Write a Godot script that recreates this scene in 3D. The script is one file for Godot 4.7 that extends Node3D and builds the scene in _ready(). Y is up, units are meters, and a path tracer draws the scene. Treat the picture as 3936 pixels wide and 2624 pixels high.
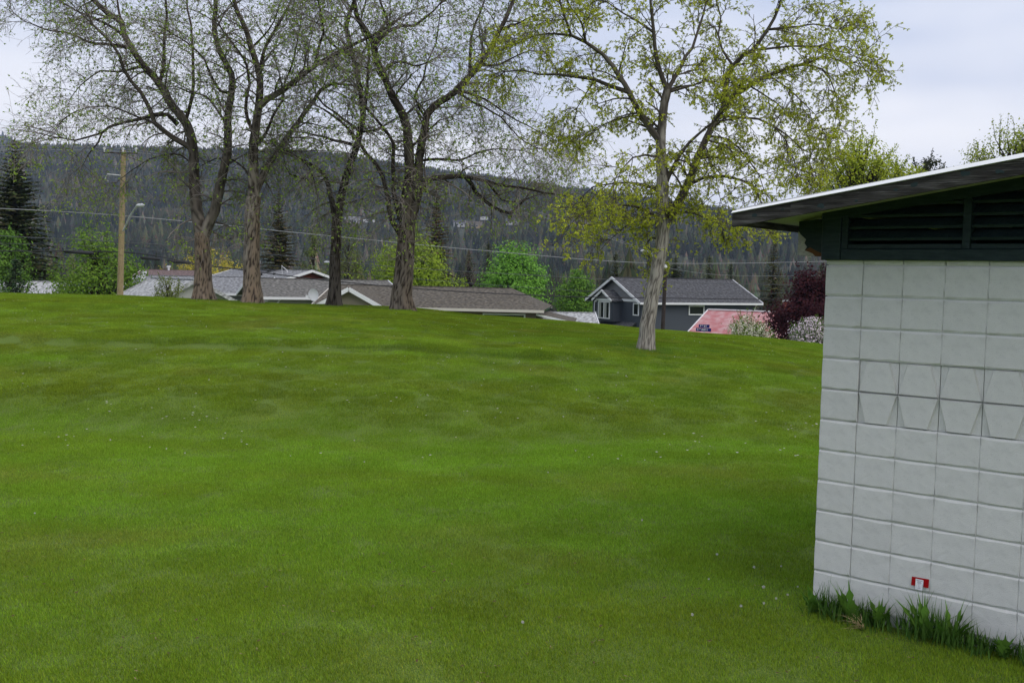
extends Node3D
# A mown park bank with old elms and an ash, a painted block building beside it, houses and a forested valley side beyond.

class MB:
	var v := PackedVector3Array()
	var n := PackedVector3Array()
	var c := PackedColorArray()
	var i := PackedInt32Array()
	var uv := PackedVector2Array()
	var use_uv := false
	func tri(a: Vector3, b: Vector3, d: Vector3, col: Color = Color.WHITE) -> void:
		var nn := (b - a).cross(d - a).normalized()
		var k := v.size()
		v.append(a); v.append(b); v.append(d)
		n.append(nn); n.append(nn); n.append(nn)
		c.append(col); c.append(col); c.append(col)
		i.append(k); i.append(k + 2); i.append(k + 1)
		if use_uv:
			uv.append(Vector2.ZERO); uv.append(Vector2.ZERO); uv.append(Vector2.ZERO)
	func quad(a: Vector3, b: Vector3, d: Vector3, e: Vector3, col: Color = Color.WHITE) -> void:
		var nn := (b - a).cross(e - a).normalized()
		if nn.length_squared() < 0.5:
			nn = (d - b).cross(e - b).normalized()
		var k := v.size()
		v.append(a); v.append(b); v.append(d); v.append(e)
		for q in 4:
			n.append(nn); c.append(col)
		if use_uv:
			uv.append(Vector2(0, 1)); uv.append(Vector2(1, 1)); uv.append(Vector2(1, 0)); uv.append(Vector2(0, 0))
		i.append(k); i.append(k + 2); i.append(k + 1); i.append(k); i.append(k + 3); i.append(k + 2)
	func poly(p: PackedVector3Array, col: Color = Color.WHITE) -> void:
		for k in range(1, p.size() - 1):
			tri(p[0], p[k], p[k + 1], col)
	func prism(front: PackedVector3Array, back_offset: Vector3, col: Color = Color.WHITE) -> void:
		# a flat outline, counter-clockwise from outside, pushed back by an offset
		poly(front, col)
		var b := PackedVector3Array()
		for k in range(front.size() - 1, -1, -1):
			b.append(front[k] + back_offset)
		poly(b, col)
		for k in front.size():
			var p := front[k]
			var q := front[(k + 1) % front.size()]
			quad(p, p + back_offset, q + back_offset, q, col)
	func box(lo: Vector3, hi: Vector3, col: Color = Color.WHITE) -> void:
		quad(Vector3(lo.x, lo.y, hi.z), Vector3(hi.x, lo.y, hi.z), hi, Vector3(lo.x, hi.y, hi.z), col)
		quad(Vector3(hi.x, lo.y, lo.z), lo, Vector3(lo.x, hi.y, lo.z), Vector3(hi.x, hi.y, lo.z), col)
		quad(Vector3(hi.x, lo.y, hi.z), Vector3(hi.x, lo.y, lo.z), Vector3(hi.x, hi.y, lo.z), hi, col)
		quad(lo, Vector3(lo.x, lo.y, hi.z), Vector3(lo.x, hi.y, hi.z), Vector3(lo.x, hi.y, lo.z), col)
		quad(Vector3(lo.x, hi.y, hi.z), hi, Vector3(hi.x, hi.y, lo.z), Vector3(lo.x, hi.y, lo.z), col)
		quad(lo, Vector3(hi.x, lo.y, lo.z), Vector3(hi.x, lo.y, hi.z), Vector3(lo.x, lo.y, hi.z), col)
	func bar(a: Vector3, b: Vector3, w: float, h: float, up: Vector3, col: Color = Color.WHITE) -> void:
		var t := (b - a).normalized()
		var s := t.cross(up).normalized() * w * 0.5
		var u := s.cross(t).normalized() * h * 0.5
		var p := [a - s - u, a + s - u, a + s + u, a - s + u, b - s - u, b + s - u, b + s + u, b - s + u]
		quad(p[0], p[3], p[2], p[1], col); quad(p[4], p[5], p[6], p[7], col)
		quad(p[0], p[1], p[5], p[4], col); quad(p[1], p[2], p[6], p[5], col)
		quad(p[2], p[3], p[7], p[6], col); quad(p[3], p[0], p[4], p[7], col)
	func tube(p: PackedVector3Array, r: PackedFloat32Array, sides: int, c0: Color, c1: Color, cap := false) -> void:
		var t0 := (p[1] - p[0]).normalized()
		var u := t0.cross(Vector3(0.31, 0.2, 0.93)).normalized()
		var k0 := v.size()
		var m := p.size()
		for k in m:
			var t := (p[min(k + 1, m - 1)] - p[max(k - 1, 0)]).normalized()
			u = (u - t * u.dot(t)).normalized()
			var w := t.cross(u)
			var col := c0.lerp(c1, float(k) / (m - 1))
			for s in sides:
				var a := TAU * s / sides
				var d := u * cos(a) + w * sin(a)
				v.append(p[k] + d * r[k]); n.append(d); c.append(col)
				if use_uv:
					uv.append(Vector2(float(s) / sides, k))
		for k in m - 1:
			for s in sides:
				var s2 := (s + 1) % sides
				var a := k0 + k * sides + s
				var b := k0 + k * sides + s2
				var d := b + sides
				var e := a + sides
				i.append(a); i.append(e); i.append(b); i.append(b); i.append(e); i.append(d)
		if cap:
			for s in sides - 2:
				var a := k0 + (m - 1) * sides
				i.append(a); i.append(a + s + 2); i.append(a + s + 1)
				i.append(k0); i.append(k0 + s + 1); i.append(k0 + s + 2)
	func leaf(p: Vector3, d: Vector3, nn: Vector3, l: float, w: float, col: Color) -> void:
		var s := d.cross(nn)
		if s.length_squared() < 0.0001:
			s = d.cross(Vector3(0.6, 0.5, 0.62))
		s = s.normalized() * w * 0.5
		var m := p + d * l * 0.45
		var q := s.cross(d).normalized()
		var k := v.size()
		v.append(p); v.append(m + s); v.append(p + d * l); v.append(m - s)
		for z in 4:
			n.append(q); c.append(col)
		i.append(k); i.append(k + 2); i.append(k + 1); i.append(k); i.append(k + 3); i.append(k + 2)
	func mesh(material: Material) -> ArrayMesh:
		var a := []
		a.resize(Mesh.ARRAY_MAX)
		a[Mesh.ARRAY_VERTEX] = v
		a[Mesh.ARRAY_NORMAL] = n
		a[Mesh.ARRAY_COLOR] = c
		if use_uv:
			a[Mesh.ARRAY_TEX_UV] = uv
		a[Mesh.ARRAY_INDEX] = i
		var am := ArrayMesh.new()
		am.add_surface_from_arrays(Mesh.PRIMITIVE_TRIANGLES, a)
		am.surface_set_material(0, material)
		return am

const LIMBS_ELM_A := [
	[-0.01, -0.25, 0.00, 0.319, -0.05, 0.55, 0.00, 0.254, -0.05, 1.23, 0.00, 0.227, -0.09, 2.00, 0.00, 0.200],
	[-0.09, 1.91, 0.00, 0.190, -0.26, 2.73, -0.05, 0.170, -0.37, 3.94, -0.14, 0.149, -0.41, 4.52, -0.19, 0.140, -0.63, 5.20, -0.26, 0.129, -1.04, 5.68, -0.31, 0.120, -1.45, 6.36, -0.39, 0.109, -2.01, 6.94, -0.47, 0.099, -2.32, 7.38, -0.52, 0.092, -2.56, 7.82, -0.58, 0.086, -2.62, 8.12, -0.61, 0.082, -3.06, 8.41, -0.66, 0.076, -3.52, 8.80, -0.72, 0.068, -3.99, 9.34, -0.80, 0.060],
	[-0.04, 1.91, 0.00, 0.170, 0.30, 2.64, 0.08, 0.151, 0.53, 3.45, 0.18, 0.136, 0.75, 4.39, 0.32, 0.120, 0.81, 5.31, 0.47, 0.106, 0.98, 6.22, 0.63, 0.092, 0.87, 6.66, 0.71, 0.085, 0.66, 7.10, 0.81, 0.078, 0.55, 7.62, 0.91, 0.070, 0.64, 8.40, 1.07, 0.059, 0.59, 9.04, 1.20, 0.050],
	[-2.32, 7.38, -0.52, 0.055, -2.69, 7.46, -0.59, 0.048, -3.23, 7.55, -0.72, 0.042, -3.68, 7.59, -0.83, 0.037, -4.13, 7.81, -0.97, 0.032, -4.53, 7.93, -1.08, 0.028, -5.04, 8.00, -1.23, 0.023, -5.63, 8.21, -1.41, 0.018, -6.10, 8.43, -1.57, 0.014, -6.48, 8.76, -1.72, 0.010],
	[-0.87, 5.15, -0.27, 0.070, -1.14, 5.42, -0.20, 0.061, -1.50, 5.40, -0.12, 0.055, -1.86, 5.26, -0.03, 0.049, -2.29, 5.14, 0.09, 0.042, -2.68, 4.97, 0.21, 0.036, -2.89, 4.79, 0.29, 0.032, -3.18, 4.68, 0.39, 0.028, -3.55, 4.53, 0.52, 0.023, -3.88, 4.58, 0.63, 0.018],
	[-2.89, 4.79, 0.29, 0.030, -2.96, 4.50, 0.36, 0.023, -3.19, 4.15, 0.49, 0.015, -3.29, 3.85, 0.59, 0.010],
	[-2.01, 6.85, -0.46, 0.045, -2.51, 6.74, -0.60, 0.036, -2.96, 6.74, -0.76, 0.030, -3.42, 6.77, -0.93, 0.024, -3.67, 6.68, -1.02, 0.021, -4.17, 6.38, -1.27, 0.015, -4.51, 6.11, -1.46, 0.010],
	[-0.41, 4.43, -0.18, 0.085, -1.14, 4.87, -0.05, 0.070, -1.45, 5.14, 0.04, 0.065, -1.56, 5.51, 0.12, 0.060, -1.75, 5.96, 0.23, 0.054, -2.00, 6.26, 0.33, 0.050, -2.20, 6.61, 0.44, 0.045, -2.28, 6.96, 0.53, 0.041, -2.49, 7.30, 0.65, 0.036, -2.88, 7.71, 0.82, 0.030],
	[-0.65, 5.25, -0.26, 0.060, -0.51, 5.80, -0.35, 0.053, -0.47, 6.40, -0.47, 0.047, -0.53, 6.90, -0.58, 0.042, -0.58, 7.51, -0.72, 0.038, -0.68, 8.17, -0.88, 0.033, -0.82, 8.64, -1.00, 0.029, -0.92, 9.26, -1.16, 0.025],
	[-1.45, 6.41, -0.40, 0.060, -1.30, 6.83, -0.31, 0.052, -1.25, 7.28, -0.19, 0.046, -1.18, 7.72, -0.05, 0.040, -1.06, 8.16, 0.09, 0.035, -1.03, 8.59, 0.24, 0.030, -0.92, 9.01, 0.40, 0.025],
	[-2.62, 8.12, -0.61, 0.045, -2.82, 8.60, -0.80, 0.032, -2.98, 9.21, -1.11, 0.020],
	[0.79, 5.03, 0.42, 0.040, 0.39, 5.57, 0.23, 0.032, 0.06, 5.93, 0.06, 0.027, -0.38, 6.04, -0.10, 0.024, -1.00, 6.27, -0.35, 0.019, -1.57, 6.20, -0.58, 0.015],
	[0.95, 5.95, 0.58, 0.050, 0.66, 5.97, 0.66, 0.043, 0.44, 6.39, 0.86, 0.035, 0.32, 6.76, 1.06, 0.029, 0.17, 6.96, 1.19, 0.025, -0.08, 7.18, 1.39, 0.019, -0.34, 7.31, 1.58, 0.015],
	[-2.58, 7.77, -0.57, 0.050, -3.13, 8.12, -0.85, 0.040, -3.71, 8.38, -1.17, 0.034, -4.45, 8.73, -1.61, 0.026, -5.16, 9.13, -2.07, 0.020],
	[-0.37, 3.94, -0.14, 0.030, -0.75, 4.24, -0.32, 0.025, -1.26, 4.31, -0.54, 0.021, -1.93, 4.19, -0.87, 0.016, -2.56, 3.91, -1.23, 0.012, -3.23, 3.54, -1.64, 0.008],
	[-1.45, 5.14, 0.04, 0.030, -1.91, 5.30, 0.21, 0.025, -2.38, 5.48, 0.47, 0.020, -2.77, 5.48, 0.69, 0.017, -3.21, 5.34, 0.97, 0.014, -3.55, 5.01, 1.25, 0.011, -3.79, 4.60, 1.54, 0.008],
]
const BASE_ELM_A := Vector3(-9.07, 1.23, -29.30)
const LIMBS_ELM_B := [
	[-0.00, -0.25, 0.00, 0.291, -0.01, 0.61, 0.00, 0.244, -0.02, 1.28, 0.00, 0.230, -0.00, 2.50, 0.00, 0.209, 0.04, 3.07, 0.00, 0.200],
	[0.04, 3.07, 0.00, 0.170, 0.04, 3.68, 0.05, 0.151, 0.05, 4.37, 0.11, 0.134, 0.14, 5.05, 0.19, 0.119, 0.25, 5.73, 0.28, 0.106, 0.27, 6.41, 0.36, 0.093, 0.09, 7.15, 0.47, 0.078, -0.06, 7.63, 0.54, 0.069, -0.27, 8.10, 0.62, 0.059, -0.38, 8.61, 0.70, 0.050],
	[0.09, 3.21, 0.01, 0.120, 0.24, 3.64, -0.08, 0.106, 0.38, 3.99, -0.17, 0.098, 0.67, 4.43, -0.31, 0.087, 1.01, 5.03, -0.51, 0.074, 1.30, 5.54, -0.69, 0.064, 1.56, 5.96, -0.85, 0.056, 1.73, 6.27, -0.96, 0.050, 2.00, 6.46, -1.08, 0.045, 2.32, 6.52, -1.19, 0.040],
	[0.20, 5.55, 0.25, 0.100, 0.49, 5.78, 0.32, 0.090, 0.94, 5.99, 0.44, 0.081, 1.33, 6.25, 0.57, 0.073, 1.93, 6.63, 0.78, 0.062, 2.46, 6.89, 0.97, 0.053, 3.04, 7.14, 1.18, 0.044, 3.41, 7.27, 1.33, 0.038, 3.98, 7.51, 1.55, 0.030],
	[0.27, 6.36, 0.35, 0.060, 0.35, 7.14, 0.16, 0.048, 0.54, 7.64, -0.01, 0.042, 0.78, 8.15, -0.21, 0.036, 0.96, 8.67, -0.41, 0.031, 1.10, 9.30, -0.65, 0.025],
	[0.08, 4.73, 0.15, 0.060, -0.11, 5.49, 0.34, 0.047, 0.04, 6.14, 0.54, 0.039, -0.04, 6.77, 0.77, 0.031, -0.31, 7.13, 0.95, 0.026, -0.57, 7.52, 1.15, 0.020],
	[0.05, 4.37, 0.11, 0.050, 0.37, 4.85, 0.01, 0.043, 0.53, 5.34, -0.10, 0.039, 0.78, 5.83, -0.23, 0.035, 0.84, 6.42, -0.38, 0.031, 1.00, 6.92, -0.52, 0.027, 1.10, 7.58, -0.70, 0.023, 1.15, 8.24, -0.88, 0.019, 1.20, 8.95, -1.09, 0.015],
	[0.07, 3.44, 0.02, 0.040, -0.32, 3.89, -0.29, 0.030, -0.74, 4.15, -0.60, 0.024, -1.34, 4.24, -1.00, 0.018, -1.98, 4.03, -1.48, 0.012],
	[1.93, 6.63, 0.78, 0.050, 2.07, 7.05, 1.08, 0.037, 2.24, 7.34, 1.37, 0.030, 2.29, 7.68, 1.76, 0.022, 2.26, 8.00, 2.18, 0.015],
	[1.33, 6.25, 0.57, 0.040, 1.52, 6.66, 0.37, 0.029, 1.55, 7.18, 0.09, 0.020, 1.62, 7.71, -0.23, 0.012],
	[0.67, 4.43, -0.31, 0.035, 1.04, 4.33, -0.15, 0.028, 1.48, 4.12, 0.10, 0.021, 1.78, 3.72, 0.40, 0.015, 1.93, 3.33, 0.69, 0.010],
	[0.09, 7.15, 0.47, 0.035, 0.46, 7.45, 0.59, 0.025, 0.77, 7.82, 0.75, 0.018, 1.00, 8.30, 0.97, 0.010],
]
const BASE_ELM_B := Vector3(-7.49, 1.21, -28.60)
const LIMBS_ELM_C := [
	[-0.01, -0.25, 0.00, 0.207, 0.01, 0.75, 0.00, 0.169, 0.01, 1.44, 0.00, 0.158, 0.04, 2.12, 0.00, 0.147, 0.05, 2.66, 0.00, 0.140],
	[0.03, 2.56, 0.00, 0.100, -0.13, 3.11, -0.13, 0.080, -0.29, 3.65, -0.31, 0.066, -0.40, 3.91, -0.40, 0.059, -0.71, 4.16, -0.53, 0.051, -1.26, 4.42, -0.74, 0.039, -1.69, 4.58, -0.90, 0.030],
	[-0.35, 3.78, -0.35, 0.050, -0.64, 3.66, -0.21, 0.038, -0.95, 3.76, 0.00, 0.028, -1.28, 3.85, 0.27, 0.018, -1.38, 4.04, 0.45, 0.012],
	[0.07, 2.61, 0.00, 0.130, 0.19, 3.29, 0.04, 0.117, 0.34, 3.92, 0.08, 0.108, 0.53, 4.41, 0.12, 0.101, 0.68, 4.79, 0.15, 0.096, 0.73, 5.17, 0.18, 0.092, 0.83, 5.60, 0.22, 0.086, 0.76, 6.25, 0.28, 0.079, 0.64, 6.85, 0.34, 0.072, 0.50, 7.45, 0.40, 0.066, 0.36, 8.00, 0.45, 0.060, 0.46, 8.46, 0.50, 0.055, 0.61, 8.82, 0.54, 0.051, 0.71, 9.37, 0.60, 0.045],
	[0.66, 4.69, 0.14, 0.060, 0.53, 4.75, 0.09, 0.055, -0.07, 4.92, -0.24, 0.041, -0.69, 5.11, -0.63, 0.030, -1.33, 5.26, -1.06, 0.020],
	[0.83, 5.60, 0.22, 0.060, 0.93, 6.06, 0.30, 0.052, 0.98, 6.74, 0.47, 0.044, 1.04, 7.41, 0.66, 0.037, 0.81, 8.05, 0.88, 0.030, 0.97, 8.51, 1.04, 0.025, 1.08, 9.01, 1.22, 0.020],
	[0.73, 5.17, 0.18, 0.050, 0.32, 5.42, 0.02, 0.040, -0.06, 5.74, -0.18, 0.032, -0.39, 5.95, -0.35, 0.027, -0.74, 6.38, -0.60, 0.020, -0.74, 6.81, -0.82, 0.015],
	[0.55, 7.27, 0.38, 0.045, 0.15, 7.41, 0.56, 0.036, -0.18, 7.71, 0.84, 0.028, -0.22, 8.10, 1.12, 0.022, -0.25, 8.55, 1.48, 0.015],
	[0.73, 5.12, 0.18, 0.040, 1.15, 5.20, 0.04, 0.031, 1.56, 5.48, -0.16, 0.024, 1.93, 5.71, -0.36, 0.019, 2.39, 6.00, -0.62, 0.012],
]
const BASE_ELM_C := Vector3(-5.30, 1.11, -29.60)
const LIMBS_ELM_D := [
	[0.16, -0.25, 0.00, 0.336, 0.10, 0.40, 0.00, 0.285, 0.15, 1.01, 0.00, 0.268, 0.18, 1.42, 0.00, 0.257, 0.21, 1.93, 0.00, 0.245, 0.21, 2.40, 0.00, 0.235],
	[0.21, 2.35, 0.00, 0.190, 0.22, 3.09, 0.04, 0.167, 0.30, 3.77, 0.09, 0.151, 0.27, 4.45, 0.14, 0.137, 0.20, 5.12, 0.20, 0.124, 0.02, 5.56, 0.24, 0.114, -0.26, 6.04, 0.29, 0.104, -0.44, 6.52, 0.34, 0.095, -0.62, 6.87, 0.38, 0.087, -0.71, 7.30, 0.42, 0.080, -0.89, 7.60, 0.46, 0.073, -1.11, 7.89, 0.49, 0.067, -1.20, 8.36, 0.54, 0.059, -1.24, 8.87, 0.60, 0.050],
	[0.31, 2.40, 0.00, 0.160, 0.50, 3.33, -0.07, 0.139, 0.54, 4.26, -0.17, 0.123, 0.66, 5.06, -0.26, 0.112, 0.74, 5.53, -0.32, 0.105, 1.06, 5.87, -0.37, 0.098, 1.47, 6.16, -0.44, 0.092, 1.84, 6.60, -0.51, 0.084, 2.20, 6.99, -0.58, 0.078, 2.52, 7.57, -0.67, 0.070, 2.70, 7.95, -0.73, 0.064, 2.97, 8.53, -0.81, 0.057, 3.14, 9.11, -0.90, 0.050],
	[-0.66, 7.26, 0.42, 0.070, -0.32, 7.65, 0.27, 0.054, 0.02, 7.83, 0.14, 0.045, 0.37, 7.87, -0.00, 0.038, 0.67, 8.14, -0.16, 0.030, 1.02, 8.57, -0.38, 0.020],
	[-0.32, 7.65, 0.27, 0.045, -0.35, 7.96, 0.45, 0.036, -0.49, 8.32, 0.75, 0.027, -0.54, 8.66, 1.07, 0.020],
	[0.43, 2.96, -0.04, 0.100, 0.74, 3.62, -0.19, 0.084, 1.19, 3.76, -0.32, 0.075, 1.84, 3.81, -0.51, 0.065, 2.12, 3.41, -0.67, 0.058, 2.55, 3.06, -0.85, 0.050, 3.13, 2.84, -1.05, 0.042, 3.36, 3.10, -1.17, 0.038, 3.51, 3.25, -1.24, 0.035],
	[1.84, 3.81, -0.51, 0.060, 2.36, 3.72, -0.39, 0.049, 2.83, 3.58, -0.25, 0.041, 3.53, 3.48, -0.03, 0.030, 4.22, 3.33, 0.22, 0.021, 4.67, 3.28, 0.39, 0.015],
	[2.50, 3.65, -0.35, 0.040, 2.89, 3.18, -0.52, 0.026, 3.36, 3.18, -0.69, 0.018, 3.74, 3.32, -0.85, 0.012],
	[1.57, 6.19, -0.45, 0.040, 1.95, 5.92, -0.32, 0.033, 2.33, 5.72, -0.16, 0.028, 2.80, 5.42, 0.06, 0.023, 3.18, 4.98, 0.32, 0.018, 3.50, 4.69, 0.52, 0.014, 3.91, 4.49, 0.75, 0.010],
	[1.59, 6.21, -0.45, 0.040, 2.08, 6.11, -0.58, 0.033, 2.55, 5.92, -0.76, 0.028, 3.02, 5.63, -0.98, 0.023, 3.75, 5.32, -1.30, 0.016, 4.50, 5.00, -1.65, 0.010],
	[0.05, 2.16, 0.00, 0.090, -0.15, 2.48, 0.05, 0.080, -0.29, 3.11, 0.15, 0.069, -0.42, 3.69, 0.26, 0.059, -0.59, 4.04, 0.34, 0.053, -0.86, 4.30, 0.42, 0.048, -1.20, 4.81, 0.56, 0.039, -1.68, 5.23, 0.71, 0.030, -1.98, 5.43, 0.80, 0.025],
	[0.15, 2.26, 0.00, 0.080, -0.09, 3.07, 0.20, 0.064, -0.11, 3.95, 0.47, 0.052, -0.10, 4.59, 0.69, 0.044, -0.35, 4.96, 0.86, 0.038, -0.60, 5.24, 1.01, 0.033, -0.77, 5.44, 1.12, 0.030, -0.92, 5.84, 1.30, 0.025],
	[1.90, 6.69, -0.53, 0.055, 1.90, 7.63, -0.80, 0.040, 1.98, 8.14, -0.99, 0.034, 2.24, 8.93, -1.31, 0.025, 2.32, 9.46, -1.53, 0.020],
	[0.70, 5.43, -0.30, 0.040, 0.38, 5.96, -0.18, 0.033, 0.62, 6.44, -0.05, 0.028, 0.71, 6.82, 0.06, 0.025, 0.99, 7.37, 0.25, 0.020, 1.09, 7.99, 0.45, 0.015, 1.14, 8.39, 0.60, 0.012],
	[0.54, 4.21, -0.16, 0.045, 1.00, 4.29, -0.30, 0.037, 1.64, 4.28, -0.55, 0.029, 2.05, 4.50, -0.75, 0.024, 2.75, 4.70, -1.08, 0.017, 3.33, 4.70, -1.36, 0.012],
	[-0.44, 6.52, 0.34, 0.050, -0.14, 6.75, 0.55, 0.039, 0.24, 6.70, 0.81, 0.031, 0.63, 6.56, 1.10, 0.024, 1.10, 6.69, 1.54, 0.015],
	[2.20, 6.99, -0.58, 0.045, 2.62, 7.02, -0.81, 0.033, 3.09, 7.32, -1.18, 0.023, 3.56, 7.61, -1.58, 0.014],
	[2.70, 7.95, -0.73, 0.035, 3.07, 8.06, -0.55, 0.026, 3.53, 8.22, -0.25, 0.017, 3.98, 8.32, 0.07, 0.010],
	[-0.26, 6.04, 0.29, 0.040, -0.58, 6.50, 0.66, 0.026, -0.90, 6.53, 0.92, 0.019, -1.19, 6.75, 1.29, 0.012],
	[0.27, 4.45, 0.14, 0.040, 0.55, 4.80, -0.03, 0.031, 1.06, 5.37, -0.44, 0.021, 1.38, 5.50, -0.64, 0.016, 1.60, 5.82, -0.86, 0.012],
]
const BASE_ELM_D := Vector3(-3.24, 1.14, -28.00)
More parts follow.
